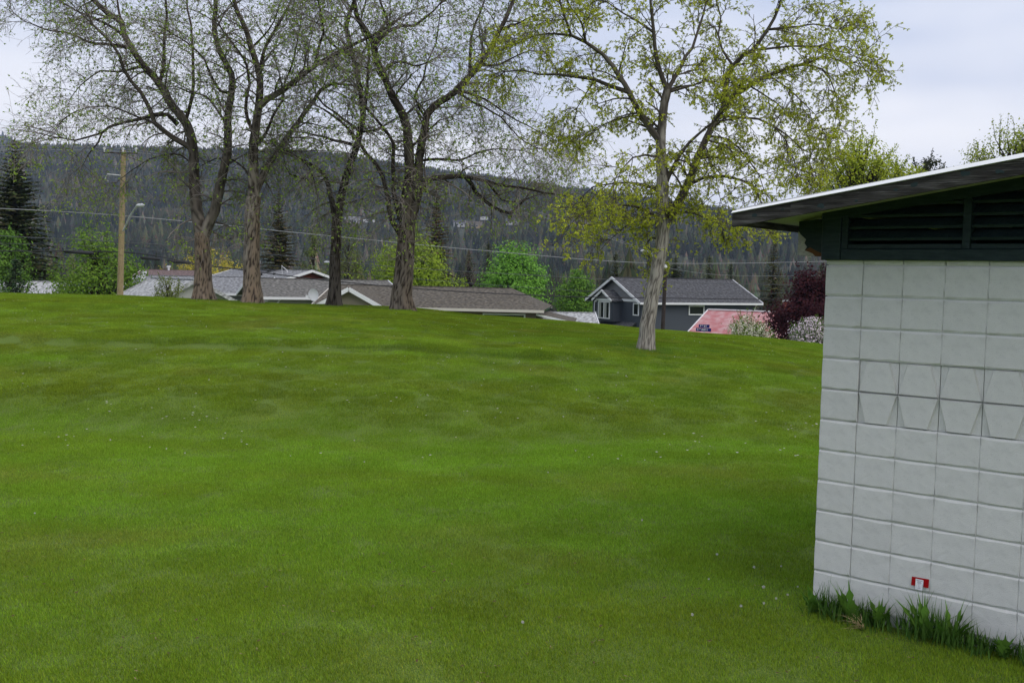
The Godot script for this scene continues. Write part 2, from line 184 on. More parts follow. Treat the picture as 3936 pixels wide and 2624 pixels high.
const LIMBS_ASH := [
	[0.00, -0.25, 0.00, 0.179, 0.06, 0.82, 0.00, 0.150, 0.19, 1.59, 0.00, 0.142, 0.29, 2.35, 0.00, 0.136, 0.28, 3.11, 0.00, 0.129, 0.27, 3.68, 0.00, 0.125],
	[0.27, 3.64, 0.00, 0.115, 0.21, 4.25, 0.00, 0.103, 0.22, 4.62, 0.00, 0.097, 0.26, 5.19, -0.00, 0.089, 0.31, 5.45, 0.00, 0.085],
	[0.20, 4.36, 0.00, 0.080, -0.01, 4.61, 0.04, 0.071, -0.26, 4.93, 0.12, 0.063, -0.43, 5.22, 0.18, 0.058, -0.61, 5.49, 0.26, 0.052, -0.88, 5.84, 0.36, 0.045, -1.11, 6.07, 0.44, 0.040, -1.46, 6.26, 0.53, 0.034, -1.76, 6.38, 0.62, 0.030, -1.88, 6.64, 0.70, 0.025, -2.00, 6.97, 0.80, 0.020],
	[-0.53, 5.35, 0.22, 0.050, -0.88, 5.48, 0.13, 0.042, -1.21, 5.62, 0.02, 0.036, -1.59, 5.71, -0.11, 0.031, -1.96, 5.77, -0.25, 0.026, -2.34, 5.79, -0.39, 0.021, -2.73, 5.91, -0.54, 0.016, -3.08, 5.89, -0.68, 0.012],
	[0.31, 5.41, 0.00, 0.060, 0.14, 5.81, 0.04, 0.050, 0.02, 6.28, 0.09, 0.041, -0.05, 6.64, 0.14, 0.036, -0.12, 7.17, 0.22, 0.028, -0.18, 7.69, 0.30, 0.020],
	[-0.05, 6.60, 0.14, 0.030, -0.37, 6.87, -0.07, 0.021, -0.65, 7.07, -0.29, 0.016, -0.94, 7.36, -0.56, 0.010],
	[0.32, 5.43, 0.00, 0.050, 0.50, 5.77, -0.08, 0.042, 0.70, 6.17, -0.20, 0.035, 0.84, 6.38, -0.27, 0.031, 1.02, 6.87, -0.42, 0.025, 1.16, 7.41, -0.60, 0.018],
	[0.29, 2.51, 0.00, 0.110, 0.59, 3.05, -0.08, 0.096, 0.85, 3.60, -0.17, 0.085, 1.01, 4.07, -0.26, 0.078, 1.20, 4.50, -0.35, 0.071, 1.44, 4.94, -0.44, 0.064, 1.59, 5.20, -0.50, 0.060],
	[1.58, 5.18, -0.50, 0.070, 1.61, 5.59, -0.43, 0.060, 1.63, 5.85, -0.37, 0.055, 1.73, 6.03, -0.33, 0.051, 1.90, 6.25, -0.26, 0.046, 2.11, 6.35, -0.20, 0.042, 2.36, 6.73, -0.07, 0.034, 2.54, 7.18, 0.08, 0.026, 2.60, 7.59, 0.20, 0.020],
	[1.56, 5.14, -0.49, 0.075, 1.84, 5.47, -0.57, 0.062, 2.16, 5.69, -0.66, 0.054, 2.58, 5.95, -0.80, 0.044, 2.92, 6.09, -0.90, 0.038, 3.43, 6.25, -1.05, 0.029, 3.87, 6.17, -1.19, 0.021, 4.07, 6.00, -1.28, 0.017, 4.23, 5.74, -1.39, 0.012],
	[0.28, 3.42, 0.00, 0.055, 0.52, 3.97, 0.17, 0.040, 0.74, 4.33, 0.33, 0.031, 1.04, 4.60, 0.50, 0.024, 1.20, 4.74, 0.60, 0.020],
	[1.73, 6.03, -0.33, 0.030, 1.52, 6.40, -0.49, 0.024, 1.46, 6.74, -0.64, 0.020, 1.53, 7.18, -0.85, 0.016, 1.45, 7.71, -1.13, 0.012],
	[0.81, 3.52, -0.16, 0.045, 1.14, 3.65, -0.04, 0.036, 1.52, 3.69, 0.13, 0.028, 1.83, 3.59, 0.29, 0.023, 2.03, 3.49, 0.41, 0.019, 2.12, 3.30, 0.51, 0.016, 2.21, 3.07, 0.64, 0.012],
	[1.24, 4.56, -0.36, 0.030, 1.70, 4.53, -0.51, 0.023, 1.97, 4.36, -0.64, 0.019, 2.25, 4.12, -0.80, 0.015, 2.51, 3.83, -0.99, 0.011, 2.68, 3.53, -1.16, 0.008],
	[1.50, 5.02, -0.46, 0.035, 1.92, 4.97, -0.34, 0.027, 2.28, 4.92, -0.21, 0.021, 2.56, 4.76, -0.08, 0.017, 2.79, 4.44, 0.08, 0.012, 2.91, 4.08, 0.24, 0.008],
	[0.23, 4.06, 0.00, 0.030, -0.13, 4.08, 0.20, 0.022, -0.42, 4.00, 0.40, 0.017, -0.66, 3.74, 0.66, 0.012, -0.83, 3.50, 0.90, 0.008],
	[-0.26, 4.90, 0.11, 0.025, -0.61, 4.87, -0.15, 0.016, -0.89, 4.82, -0.43, 0.011, -1.09, 4.70, -0.69, 0.007],
	[0.37, 5.41, 0.00, 0.030, 0.66, 5.47, 0.14, 0.022, 1.06, 5.57, 0.41, 0.015, 1.32, 5.50, 0.60, 0.010],
	[0.28, 3.26, 0.00, 0.035, -0.07, 3.50, -0.16, 0.027, -0.47, 3.55, -0.36, 0.021, -0.84, 3.52, -0.57, 0.017, -1.14, 3.49, -0.74, 0.013, -1.32, 3.31, -0.90, 0.010],
	[0.28, 2.73, 0.00, 0.035, -0.22, 2.98, 0.20, 0.026, -0.69, 3.02, 0.43, 0.020, -1.16, 2.92, 0.68, 0.014, -1.51, 2.76, 0.90, 0.010],
	[0.28, 2.62, 0.00, 0.030, -0.17, 2.81, -0.13, 0.020, -0.53, 2.54, -0.29, 0.012, -0.75, 2.35, -0.40, 0.008],
	[0.29, 2.92, 0.00, 0.030, 0.81, 2.95, -0.25, 0.020, 1.25, 2.86, -0.51, 0.014, 1.67, 2.69, -0.80, 0.008],
	[0.27, 2.35, 0.00, 0.025, 0.09, 2.40, -0.24, 0.018, 0.01, 2.25, -0.51, 0.013, 0.15, 2.03, -0.90, 0.007],
	[2.36, 6.73, -0.07, 0.030, 2.88, 6.84, -0.29, 0.022, 3.46, 7.00, -0.59, 0.015, 3.84, 7.00, -0.80, 0.012, 4.13, 6.99, -0.97, 0.009],
	[2.11, 6.35, -0.20, 0.030, 2.60, 6.36, -0.05, 0.023, 3.08, 6.37, 0.14, 0.018, 3.57, 6.25, 0.37, 0.013, 3.86, 6.15, 0.52, 0.010, 4.00, 6.06, 0.60, 0.009],
	[3.43, 6.25, -1.05, 0.030, 3.73, 6.35, -0.75, 0.020, 3.98, 6.22, -0.41, 0.013, 4.13, 6.10, -0.15, 0.009],
	[-1.76, 6.38, 0.62, 0.030, -2.08, 6.46, 0.41, 0.022, -2.45, 6.48, 0.12, 0.016, -2.86, 6.38, -0.28, 0.009],
	[-1.46, 6.26, 0.53, 0.030, -1.55, 6.56, 0.77, 0.021, -1.80, 6.79, 1.10, 0.015, -1.96, 7.01, 1.43, 0.009],
	[2.58, 5.95, -0.80, 0.020, 2.94, 5.69, -0.63, 0.015, 3.20, 5.36, -0.42, 0.012, 3.46, 5.02, -0.19, 0.008, 3.56, 4.69, 0.00, 0.006],
	[2.16, 5.69, -0.66, 0.020, 2.60, 5.49, -0.80, 0.016, 3.06, 5.22, -1.00, 0.012, 3.54, 4.87, -1.25, 0.009, 3.86, 4.51, -1.46, 0.006],
	[1.16, 4.42, -0.33, 0.020, 1.29, 3.98, -0.10, 0.014, 1.36, 3.57, 0.18, 0.010, 1.39, 3.18, 0.47, 0.006],
	[-1.21, 5.62, 0.02, 0.020, -1.38, 5.37, -0.19, 0.014, -1.55, 5.12, -0.47, 0.010, -1.80, 4.93, -0.78, 0.006],
	[2.56, 4.76, -0.08, 0.020, 2.80, 4.59, 0.04, 0.015, 3.05, 4.27, 0.26, 0.010, 3.21, 3.87, 0.52, 0.006],
]
const BASE_ASH := Vector3(2.82, 0.68, -21.00)

var M := {}
var taken := {}
var rng := RandomNumberGenerator.new()
var rough_noise := FastNoiseLite.new()
var patch_noise := FastNoiseLite.new()

func numbered(called: String) -> String:
	taken[called] = taken.get(called, 0) + 1
	return called if taken[called] == 1 else "%s_%03d" % [called, taken[called] - 1]

func tag(o: Node, label: String, category: String, group := "", kind := "") -> void:
	if label: o.set_meta("label", label)
	if category: o.set_meta("category", category)
	if group: o.set_meta("group", group)
	if kind: o.set_meta("kind", kind)

func base(called: String, where: Vector3, label: String, category: String, group := "", turn := 0.0) -> Node3D:
	var o := Node3D.new()
	o.name = numbered(called)
	add_child(o)
	o.position = where
	o.rotation.y = turn
	tag(o, label, category, group)
	return o

func part(called: String, shape: Mesh, parent: Node) -> MeshInstance3D:
	var o := MeshInstance3D.new()
	o.name = called
	o.mesh = shape
	parent.add_child(o, true)
	return o

func put(called: String, mb: MB, material: Material, parent: Node) -> MeshInstance3D:
	return part(called, mb.mesh(material), parent)

func solid(called: String, mb: MB, material: Material, label: String, category: String, group := "", kind := "") -> MeshInstance3D:
	var o := MeshInstance3D.new()
	o.name = numbered(called)
	o.mesh = mb.mesh(material)
	add_child(o)
	tag(o, label, category, group, kind)
	return o

func lin(r: float, g: float, b: float) -> Color:
	return Color(r, g, b).linear_to_srgb()

func paint(r: float, g: float, b: float, rough := 0.8) -> StandardMaterial3D:
	var m := StandardMaterial3D.new()
	m.albedo_color = lin(r, g, b)
	m.roughness = rough
	m.metallic_specular = 0.35
	return m

func grey_noise(seed_: int, freq: float, octaves: int, w: int, h: int, type := FastNoiseLite.TYPE_SIMPLEX_SMOOTH) -> Image:
	var nz := FastNoiseLite.new()
	nz.seed = seed_
	nz.noise_type = type
	nz.frequency = freq
	nz.fractal_octaves = octaves
	return nz.get_seamless_image(w, h)

func ramp_texture(img: Image, stops: Array) -> ImageTexture:
	# stops: [position, linear r, g, b] in rising order
	var lut := PackedByteArray()
	for k in 256:
		var t := k / 255.0
		var a: Array = stops[0]
		var b: Array = stops[stops.size() - 1]
		for s in stops.size() - 1:
			if t >= stops[s][0] and t <= stops[s + 1][0]:
				a = stops[s]; b = stops[s + 1]
		var f := clampf((t - a[0]) / maxf(b[0] - a[0], 0.0001), 0.0, 1.0)
		var col := Color(lerpf(a[1], b[1], f), lerpf(a[2], b[2], f), lerpf(a[3], b[3], f)).linear_to_srgb()
		lut.append(int(col.r * 255)); lut.append(int(col.g * 255)); lut.append(int(col.b * 255))
	img.convert(Image.FORMAT_L8)
	var d := img.get_data()
	var out := PackedByteArray()
	out.resize(d.size() * 3)
	for k in d.size():
		var q := d[k] * 3
		out[k * 3] = lut[q]; out[k * 3 + 1] = lut[q + 1]; out[k * 3 + 2] = lut[q + 2]
	return ImageTexture.create_from_image(Image.create_from_data(img.get_width(), img.get_height(), false, Image.FORMAT_RGB8, out))

func bump_texture(img: Image, strength: float) -> ImageTexture:
	var b := img.duplicate() as Image
	b.convert(Image.FORMAT_RGBA8)
	b.bump_map_to_normal_map(strength)
	return ImageTexture.create_from_image(b)

func surface(stops: Array, img: Image, scale: Vector3, rough: float, bump := 0.0, bump_img: Image = null) -> StandardMaterial3D:
	var m := StandardMaterial3D.new()
	m.albedo_texture = ramp_texture(img.duplicate(), stops)
	m.uv1_triplanar = true
	m.uv1_world_triplanar = false
	m.uv1_scale = scale
	m.roughness = rough
	m.metallic_specular = 0.3
	if bump > 0.0:
		m.normal_enabled = true
		m.normal_texture = bump_texture(img if bump_img == null else bump_img, bump)
	return m

func tinted(rough := 0.85, through := 0.0) -> StandardMaterial3D:
	var m := StandardMaterial3D.new()
	m.vertex_color_use_as_albedo = true
	m.roughness = rough
	m.metallic_specular = 0.25
	m.cull_mode = BaseMaterial3D.CULL_DISABLED
	if through > 0.0:
		m.backlight_enabled = true
		m.backlight = Color(through, through, through)
	return m

func rv() -> Vector3:
	return Vector3(rng.randf_range(-1, 1), rng.randf_range(-1, 1), rng.randf_range(-1, 1))

func mixc(a: Color, b: Color, spread := 0.0) -> Color:
	var k := a.lerp(b, rng.randf())
	var f := 1.0 + rng.randf_range(-spread, spread)
	return Color(k.r * f, k.g * f, k.b * f)

# ---- the lie of the land -------------------------------------------------------------------------------------------------

const CREST := [[-60.0, 1.34], [-14.4, 1.32], [-11.1, 1.30], [-7.56, 1.23], [-5.6, 1.19], [-2.97, 1.15], [-0.94, 0.94], [0.9, 0.83], [3.97, 0.63], [6.42, 0.48], [8.76, 0.25], [14.0, -0.1], [60.0, -0.8]]
const RIDGE := [[-1.2, 168.0], [-0.64, 181.0], [-0.51, 177.0], [-0.42, 177.0], [-0.31, 174.0], [-0.2, 174.0], [-0.15, 164.0], [-0.075, 151.0], [-0.03, 144.0], [0.033, 128.0], [0.077, 121.0], [0.12, 114.0], [0.2, 98.0], [0.255, 86.0], [0.32, 72.0], [0.52, 55.0], [1.2, 50.0]]

func along(table: Array, x: float) -> float:
	if x <= table[0][0]: return table[0][1]
	for k in range(1, table.size()):
		if x <= table[k][0]:
			var t: float = (x - table[k - 1][0]) / (table[k][0] - table[k - 1][0])
			return lerpf(table[k - 1][1], table[k][1], t)
	return table[table.size() - 1][1]

func lawn(x: float, d: float) -> float:
	var t := clampf((d - 12.3) / 15.7, 0.0, 1.0)
	var s := 1.0 - (1.0 - t) * (1.0 - t)
	s *= smoothstep(0.0, 0.16, t)
	var h := along(CREST, x * 28.0 / maxf(d, 14.0)) * s
	h += rough_noise.get_noise_2d(x, d) * 0.05 * smoothstep(3.0, 9.0, d)
	h += 0.17 * exp(-pow((d - 20.5) / 4.2, 2.0)) * smoothstep(-3.0, 3.0, x)
	# the worn ledge across the bank
	var e := 18.6 + 0.06 * x + 0.35 * rough_noise.get_noise_2d(x * 0.5, 77.0)
	h += 0.07 * smoothstep(e - 0.12, e + 0.12, d) * (1.0 - smoothstep(e + 0.3, e + 2.2, d)) * (1.0 - smoothstep(0.5, 3.0, x))
	return h

func height(x: float, z: float) -> float:
	var d := -z
	var h := lawn(x, d)
	if d > 30.0:
		var valley := -2.6
		if d > 50.0: valley = lerpf(-2.6, -5.2, clampf((d - 50.0) / 30.0, 0.0, 1.0))
		if d > 80.0: valley = lerpf(-5.2, -9.0, clampf((d - 80.0) / 250.0, 0.0, 1.0))
		h = lerpf(h, valley, smoothstep(29.6, 50.0, d))
	if d > 380.0:
		var up := clampf((d - 430.0) / 370.0, 0.0, 1.0)
		var hill := lerpf(-9.0, 40.0, up * up * (3.0 - 2.0 * up) * 0.5 + up * 0.5)
		if d > 800.0:
			var t := clampf((d - 800.0) / 700.0, 0.0, 1.0)
			hill = lerpf(40.0, along(RIDGE, x / d) * 1.0, t * (1.25 - 0.25 * t))
		if d > 1500.0:
			hill -= (d - 1500.0) * 0.22
			hill = maxf(hill, -9.0)
		hill += rough_noise.get_noise_2d(x * 0.02, z * 0.02) * 9.0 * clampf((d - 420.0) / 300.0, 0.0, 1.0) * (1.0 - 0.75 * smoothstep(1200.0, 1500.0, d))
		h = lerpf(h, hill, smoothstep(1.5, 1.15, absf(x) / d) * smoothstep(380.0, 430.0, d))
	return h

func ground_point(x: float, z: float) -> Vector3:
	return Vector3(x, height(x, z), z)

func slope(x: float, z: float) -> Vector3:
	var e := 0.15
	return Vector3(height(x - e, z) - height(x + e, z), 2.0 * e, height(x, z - e) - height(x, z + e)).normalized()

func _ready() -> void:
	rng.seed = 7
	rough_noise.seed = 3; rough_noise.frequency = 0.12; rough_noise.fractal_octaves = 3
	patch_noise.seed = 11; patch_noise.frequency = 0.09; patch_noise.fractal_octaves = 4
	# camera: 35 mm lens, eye 2.18 m above the flat lawn, looking a little down, tilted by about one degree
	var cam := Camera3D.new()
	cam.name = "camera"
	add_child(cam)
	cam.fov = rad_to_deg(2.0 * atan(1312.0 / 3827.0))
	cam.near = 0.1
	cam.far = 9000.0
	cam.position = Vector3(0, 2.18, 0)
	cam.basis = Basis(Vector3.RIGHT, -0.0667) * Basis(Vector3.BACK, 0.0201)
	cam.current = true
	# sky
	var env := Environment.new()
	env.background_mode = Environment.BG_SKY
	env.sky = Sky.new()
	env.sky.sky_material = cloudy_sky()
	env.background_energy_multiplier = 1.0
	env.tonemap_mode = Environment.TONE_MAPPER_LINEAR
	env.tonemap_exposure = 1.33
	env.sdfgi_enabled = true
	env.ssao_enabled = true
	env.ssil_enabled = true
	env.fog_enabled = true
	env.fog_density = 0.00016
	env.fog_light_color = Color(0.70, 0.78, 0.94)
	var we := WorldEnvironment.new()
	we.name = "world_environment"
	we.environment = env
	add_child(we)
	# a veiled sun, high on the right
	var sun := DirectionalLight3D.new()
	sun.name = "sun"
	add_child(sun)
	sun.light_energy = 0.42
	sun.light_color = Color(1.0, 0.96, 0.9)
	sun.light_angular_distance = 60.0
	sun.shadow_enabled = true
	sun.look_at_from_position(Vector3(0.48, 0.74, 0.46) * 100.0, Vector3.ZERO)
	make_materials()
	print("materials ", Time.get_ticks_msec())
	make_ground()
	make_far_hill()
	make_block_building()
	print("building ", Time.get_ticks_msec())
	make_houses()
	make_old_trees()
	print("trees ", Time.get_ticks_msec())
	make_garden_trees()
	print("garden ", Time.get_ticks_msec())
	make_forest()
	make_hill_houses()
	make_poles_and_wires()
	print("poles ", Time.get_ticks_msec())
	make_grass()
	make_small_things()
	print("done ", Time.get_ticks_msec())

func cloudy_sky() -> PanoramaSkyMaterial:
	# thin high overcast: white low down, a cooler grey blue where the veil thins higher up
	var w := 1024
	var h := 512
	var a := FastNoiseLite.new()
	a.seed = 5; a.frequency = 0.9; a.fractal_octaves = 5
	var data := PackedFloat32Array()
	data.resize(w * h * 3)
	for y in h:
		var el := (0.5 - (y + 0.5) / h) * PI
		var s := sin(el)
		var up := clampf(s, 0.0, 1.0)
		for x in w:
			var az := (x + 0.5) / w * TAU
			var r := 1.0 / (0.16 + up)
			var q := a.get_noise_3d(cos(az) * r * 0.8, sin(az) * r * 0.8, 1.7)
			var q2 := a.get_noise_3d(cos(az) * 2.1, s * 16.0, sin(az) * 2.1 + 9.0)
			var veil := clampf(0.95 + q * 0.4 + q2 * 0.3 - smoothstep(0.09, 0.30, up) * 0.62 + 0.25 * smoothstep(0.4, 0.95, up), 0.0, 1.0)
			var k := (y * w + x) * 3
			data[k] = lerpf(0.36, 0.90, veil)
			data[k + 1] = lerpf(0.44, 0.90, veil)
			data[k + 2] = lerpf(0.63, 0.92, veil)
	var img := Image.create_from_data(w, h, false, Image.FORMAT_RGBF, data.to_byte_array())
	var m := PanoramaSkyMaterial.new()
	m.panorama = ImageTexture.create_from_image(img)
	return m

func make_materials() -> void:
	var fine := grey_noise(1, 0.05, 4, 256, 256)
	var grain := grey_noise(2, 0.12, 3, 256, 256)
	var blotch := grey_noise(4, 0.012, 5, 512, 512)
	var cells := grey_noise(6, 0.06, 2, 256, 256, FastNoiseLite.TYPE_CELLULAR)
	M.fine = fine
	# painted blocks: several slightly different coats
	M.blocks = []
	var speck := grey_noise(8, 0.11, 3, 512, 512)
	var pitted := Image.create(512, 512, false, Image.FORMAT_L8)
	for y in 512:
		for x in 512:
			var q := 0.15 + 0.85 * blotch.get_pixel(x, y).r
			if speck.get_pixel(x, y).r > 0.86 - 0.1 * blotch.get_pixel((x + 200) % 512, y).r: q = 0.06 + 0.4 * (0.95 - speck.get_pixel(x, y).r)
			pitted.set_pixel(x, y, Color(q, q, q))
	for k in 4:
		var f: float = [0.655, 0.67, 0.64, 0.66][k]
		M.blocks.append(surface([[0.0, f * 0.28, f * 0.28, f * 0.27], [0.10, f * 0.6, f * 0.6, f * 0.58], [0.13, f * 0.90, f * 0.895, f * 0.87], [0.45, f * 0.99, f * 0.985, f * 0.955], [1.0, f * 1.05, f * 1.045, f * 1.01]], pitted, Vector3.ONE, 0.75, 2.2, grey_noise(20 + k, 0.16, 4, 512, 512)))
		M.blocks[k].uv1_scale = Vector3(2.1, 2.1, 2.1)
	M.mortar = surface([[0.0, 0.40, 0.42, 0.40], [1.0, 0.56, 0.58, 0.55]], fine, Vector3(6, 6, 6), 0.85, 2.0)
	M.concrete = surface([[0.0, 0.30, 0.31, 0.30], [0.6, 0.42, 0.43, 0.42], [1.0, 0.55, 0.56, 0.55]], grain, Vector3(8, 8, 8), 0.9, 3.0)
	M.green_paint = surface([[0.0, 0.010, 0.020, 0.021], [0.5, 0.016, 0.030, 0.032], [1.0, 0.025, 0.042, 0.044]], blotch, Vector3(1.2, 6, 1.2), 0.5, 2.0, grain)
	M.green_chip = paint(0.018, 0.034, 0.036, 0.6)
	M.soffit = surface([[0.0, 0.36, 0.36, 0.27], [1.0, 0.46, 0.46, 0.35]], blotch, Vector3(1, 1, 1), 0.7)
	var streak := FastNoiseLite.new()
	streak.seed = 31; streak.frequency = 0.03; streak.fractal_octaves = 5
	var wood := Image.create(512, 512, false, Image.FORMAT_L8)
	for y in 512:
		for x in 512:
			var warp := streak.get_noise_2d(x * 0.35, y * 1.2 + 400.0) * 40.0
			var g := streak.get_noise_2d(x * 0.12, y * 6.0 + warp) * 0.6 + streak.get_noise_2d(x * 0.5 + 900.0, y * 0.7) * 0.45
			wood.set_pixel(x, y, Color(0.5 + g, 0, 0))
	M.weathered = surface([[0.1, 0.016, 0.015, 0.014], [0.45, 0.04, 0.037, 0.035], [0.65, 0.062, 0.058, 0.055], [0.95, 0.14, 0.135, 0.13]], wood, Vector3(0.42, 2.4, 0.42), 0.9, 5.0)
	M.bare = surface([[0.0, 0.25, 0.24, 0.22], [1.0, 0.5, 0.48, 0.45]], wood, Vector3(4, 6, 4), 0.9, 3.0)
	M.rot = surface([[0.0, 0.05, 0.022, 0.01], [1.0, 0.22, 0.10, 0.045]], grain, Vector3(9, 9, 9), 0.95, 3.0)
	M.flashing = paint(0.82, 0.83, 0.84, 0.35)
	M.membrane = surface([[0.0, 0.55, 0.55, 0.55], [1.0, 0.68, 0.68, 0.67]], blotch, Vector3(0.6, 0.6, 0.6), 0.7)
	M.dark = paint(0.02, 0.02, 0.02, 0.9)
	# houses
	for a in [["roof_dark", 0.075, 0.076, 0.082], ["roof_brown", 0.105, 0.093, 0.076], ["roof_grey", 0.20, 0.205, 0.215], ["roof_mid", 0.13, 0.126, 0.117], ["roof_pale", 0.36, 0.365, 0.37], ["roof_red_brown", 0.14, 0.10, 0.095]]:
		M[a[0]] = surface([[0.1, a[1] * 0.35, a[2] * 0.35, a[3] * 0.35], [0.5, a[1], a[2], a[3]], [0.9, a[1] * 1.9, a[2] * 1.9, a[3] * 1.9]], grain, Vector3(0.12, 0.6, 0.12), 0.95, 4.0, cells)
	M.roof_pink = surface([[0.0, 0.44, 0.14, 0.15], [0.45, 0.52, 0.22, 0.23], [0.62, 0.56, 0.32, 0.33], [1.0, 0.62, 0.48, 0.48]], blotch, Vector3(0.25, 0.5, 0.25), 0.45)
	M.trim = paint(0.74, 0.75, 0.77, 0.5)
	M.trim_cream = paint(0.62, 0.58, 0.52, 0.5)
	M.siding_dark = paint(0.06, 0.07, 0.086, 0.6)
	M.siding_gable = paint(0.20, 0.205, 0.21, 0.7)
	M.siding_grey = paint(0.42, 0.42, 0.40, 0.7)
	M.siding_brown = paint(0.16, 0.125, 0.095, 0.8)
	M.siding_beige = paint(0.27, 0.235, 0.17, 0.8)
	M.siding_red = surface([[0.0, 0.13, 0.035, 0.022], [1.0, 0.19, 0.055, 0.034]], wood, Vector3(0.6, 2, 0.6), 0.8)
	M.siding_tan = paint(0.36, 0.27, 0.15, 0.8)
	M.siding_white = paint(0.5, 0.5, 0.5, 0.8)
	M.brick = surface([[0.0, 0.16, 0.05, 0.03], [1.0, 0.30, 0.10, 0.07]], cells, Vector3(3, 6, 3), 0.9)
	M.glass_dark = paint(0.012, 0.014, 0.016, 0.06)
	M.glass_dark.metallic_specular = 0.5
	M.curtain = paint(0.35, 0.36, 0.33, 0.9)
	M.steel = paint(0.55, 0.56, 0.57, 0.4)
	M.lamp_shell = paint(0.5, 0.52, 0.54, 0.4)
	M.pole_wood = surface([[0.0, 0.20, 0.15, 0.08], [0.5, 0.30, 0.235, 0.13], [1.0, 0.38, 0.31, 0.18]], wood, Vector3(1.5, 0.12, 1.5), 0.9)
	M.pole_dark = surface([[0.0, 0.028, 0.022, 0.019], [1.0, 0.065, 0.052, 0.046]], wood, Vector3(1.5, 0.12, 1.5), 0.9)
	M.cable = paint(0.03, 0.03, 0.033, 0.6)
	M.wire = paint(0.30, 0.31, 0.33, 0.5)
	M.wire_dark = paint(0.09, 0.095, 0.105, 0.5)
	M.blue_sign = paint(0.012, 0.02, 0.16, 0.4)
	M.sign_white = paint(0.8, 0.8, 0.8, 0.5)
	M.red_card = paint(0.35, 0.006, 0.010, 0.25)
	# plants and ground
	M.leaf = tinted(0.6, 0.8)
	M.leaf.metallic_specular = 0.15
	M.leaf_dull = tinted(0.8, 0.2)
	M.bark = tinted(0.95)
	M.blade = tinted(0.8, 0.6)
	M.blade.metallic_specular = 0.08
	M.lawn_soil = surface([[0.0, 0.04, 0.07, 0.012], [0.45, 0.09, 0.15, 0.022], [0.7, 0.14, 0.19, 0.035], [1.0, 0.2, 0.21, 0.07]], grain, Vector3(1.7, 1.7, 1.7), 0.95, 2.0)
	M.lawn_soil.uv1_world_triplanar = true
	M.forest_floor = surface([[0.0, 0.03, 0.038, 0.022], [0.6, 0.055, 0.062, 0.04], [1.0, 0.11, 0.105, 0.08]], blotch, Vector3(0.01, 0.01, 0.01), 1.0)
	M.forest_floor.uv1_world_triplanar = true
	var ridges := FastNoiseLite.new()
	ridges.seed = 51; ridges.frequency = 0.03; ridges.fractal_octaves = 3
	ridges.fractal_gain = 0.35
	M.ridges = ridges

func make_ground() -> void:
	var radii := PackedFloat32Array()
	var r := 0.0
	while r < 38.0:
		radii.append(r); r += 0.4 if r > 4.0 else 2.0
	while r < 400.0:
		radii.append(r); r *= 1.05
	var inner := radii.size()
	while r < 4200.0:
		radii.append(r); r *= 1.035
	radii.append(4300.0)
	for piece in 2:
		var mb := MB.new()
		var k0 := 0 if piece == 0 else inner - 1
		var k1 := inner - 1 if piece == 0 else radii.size() - 1
		var az := PackedFloat32Array()
		var a := -180.0
		while a <= 180.01:
			az.append(deg_to_rad(a)); a += 0.8 if absf(a + 0.01) < 38.0 else 4.0
		az[az.size() - 1] = deg_to_rad(180.0)
		var n := az.size()
		for k in range(k0, k1 + 1):
			for j in n:
				var x := sin(az[j]) * radii[k]
				var z := -cos(az[j]) * radii[k]
				var p := ground_point(x, z)
				if radii[k] > 4250.0: p.y = -30.0
				mb.v.append(p)
				var e := maxf(0.2, radii[k] * 0.02)
				mb.n.append(Vector3(height(x - e, z) - height(x + e, z), 2.0 * e, height(x, z - e) - height(x, z + e)).normalized())
				mb.c.append(Color.WHITE)
		for k in k1 - k0:
			for j in n - 1:
				var q := k * n + j
				mb.i.append(q); mb.i.append(q + n); mb.i.append(q + 1); mb.i.append(q + 1); mb.i.append(q + n); mb.i.append(q + n + 1)
		var o := MeshInstance3D.new()
		o.name = "ground" if piece == 0 else "hills"
		o.mesh = mb.mesh(M.lawn_soil if piece == 0 else M.forest_floor)
		add_child(o)
		tag(o, "green park lawn rising in a grassy bank" if piece == 0 else "dark forested hillside beyond the houses", "lawn" if piece == 0 else "hillside", "", "structure")

func make_far_hill() -> void:
	# the blue ridge behind the hillside
	var mb := MB.new()
	var crest := [[-0.75, 330.0], [-0.56, 385.0], [-0.515, 388.0], [-0.5, 372.0], [-0.44, 300.0], [-0.2, 200.0], [0.1, 150.0], [0.24, 205.0], [0.295, 250.0], [0.325, 288.0], [0.36, 318.0], [0.404, 308.0], [0.448, 275.0], [0.55, 235.0], [0.8, 200.0]]
	var last := []
	for k in 241:
		var t := lerpf(-0.75, 0.8, k / 240.0)
		var d := 3000.0
		var top := along(crest, t) + rough_noise.get_noise_2d(t * 400.0, 3.0) * 10.0
		var row := [Vector3(t * 2200.0, -40.0, -2200.0), Vector3(t * 2700.0, top * 0.62, -2700.0), Vector3(t * d, top, -d), Vector3(t * 3600.0, top * 0.4, -3600.0)]
		if last.size() > 0:
			for q in 3:
				mb.quad(last[q], row[q], row[q + 1], last[q + 1])
		last = row
	var o := MeshInstance3D.new()
	o.name = "far_hill"
	o.mesh = mb.mesh(M.forest_floor)
	add_child(o)
	tag(o, "distant blue wooded ridge behind the hillside", "hill", "", "structure")

# ---- the painted block building ------------------------------------------------------------------------------------------
# local axes: x along the gable wall, y up, z out of that wall

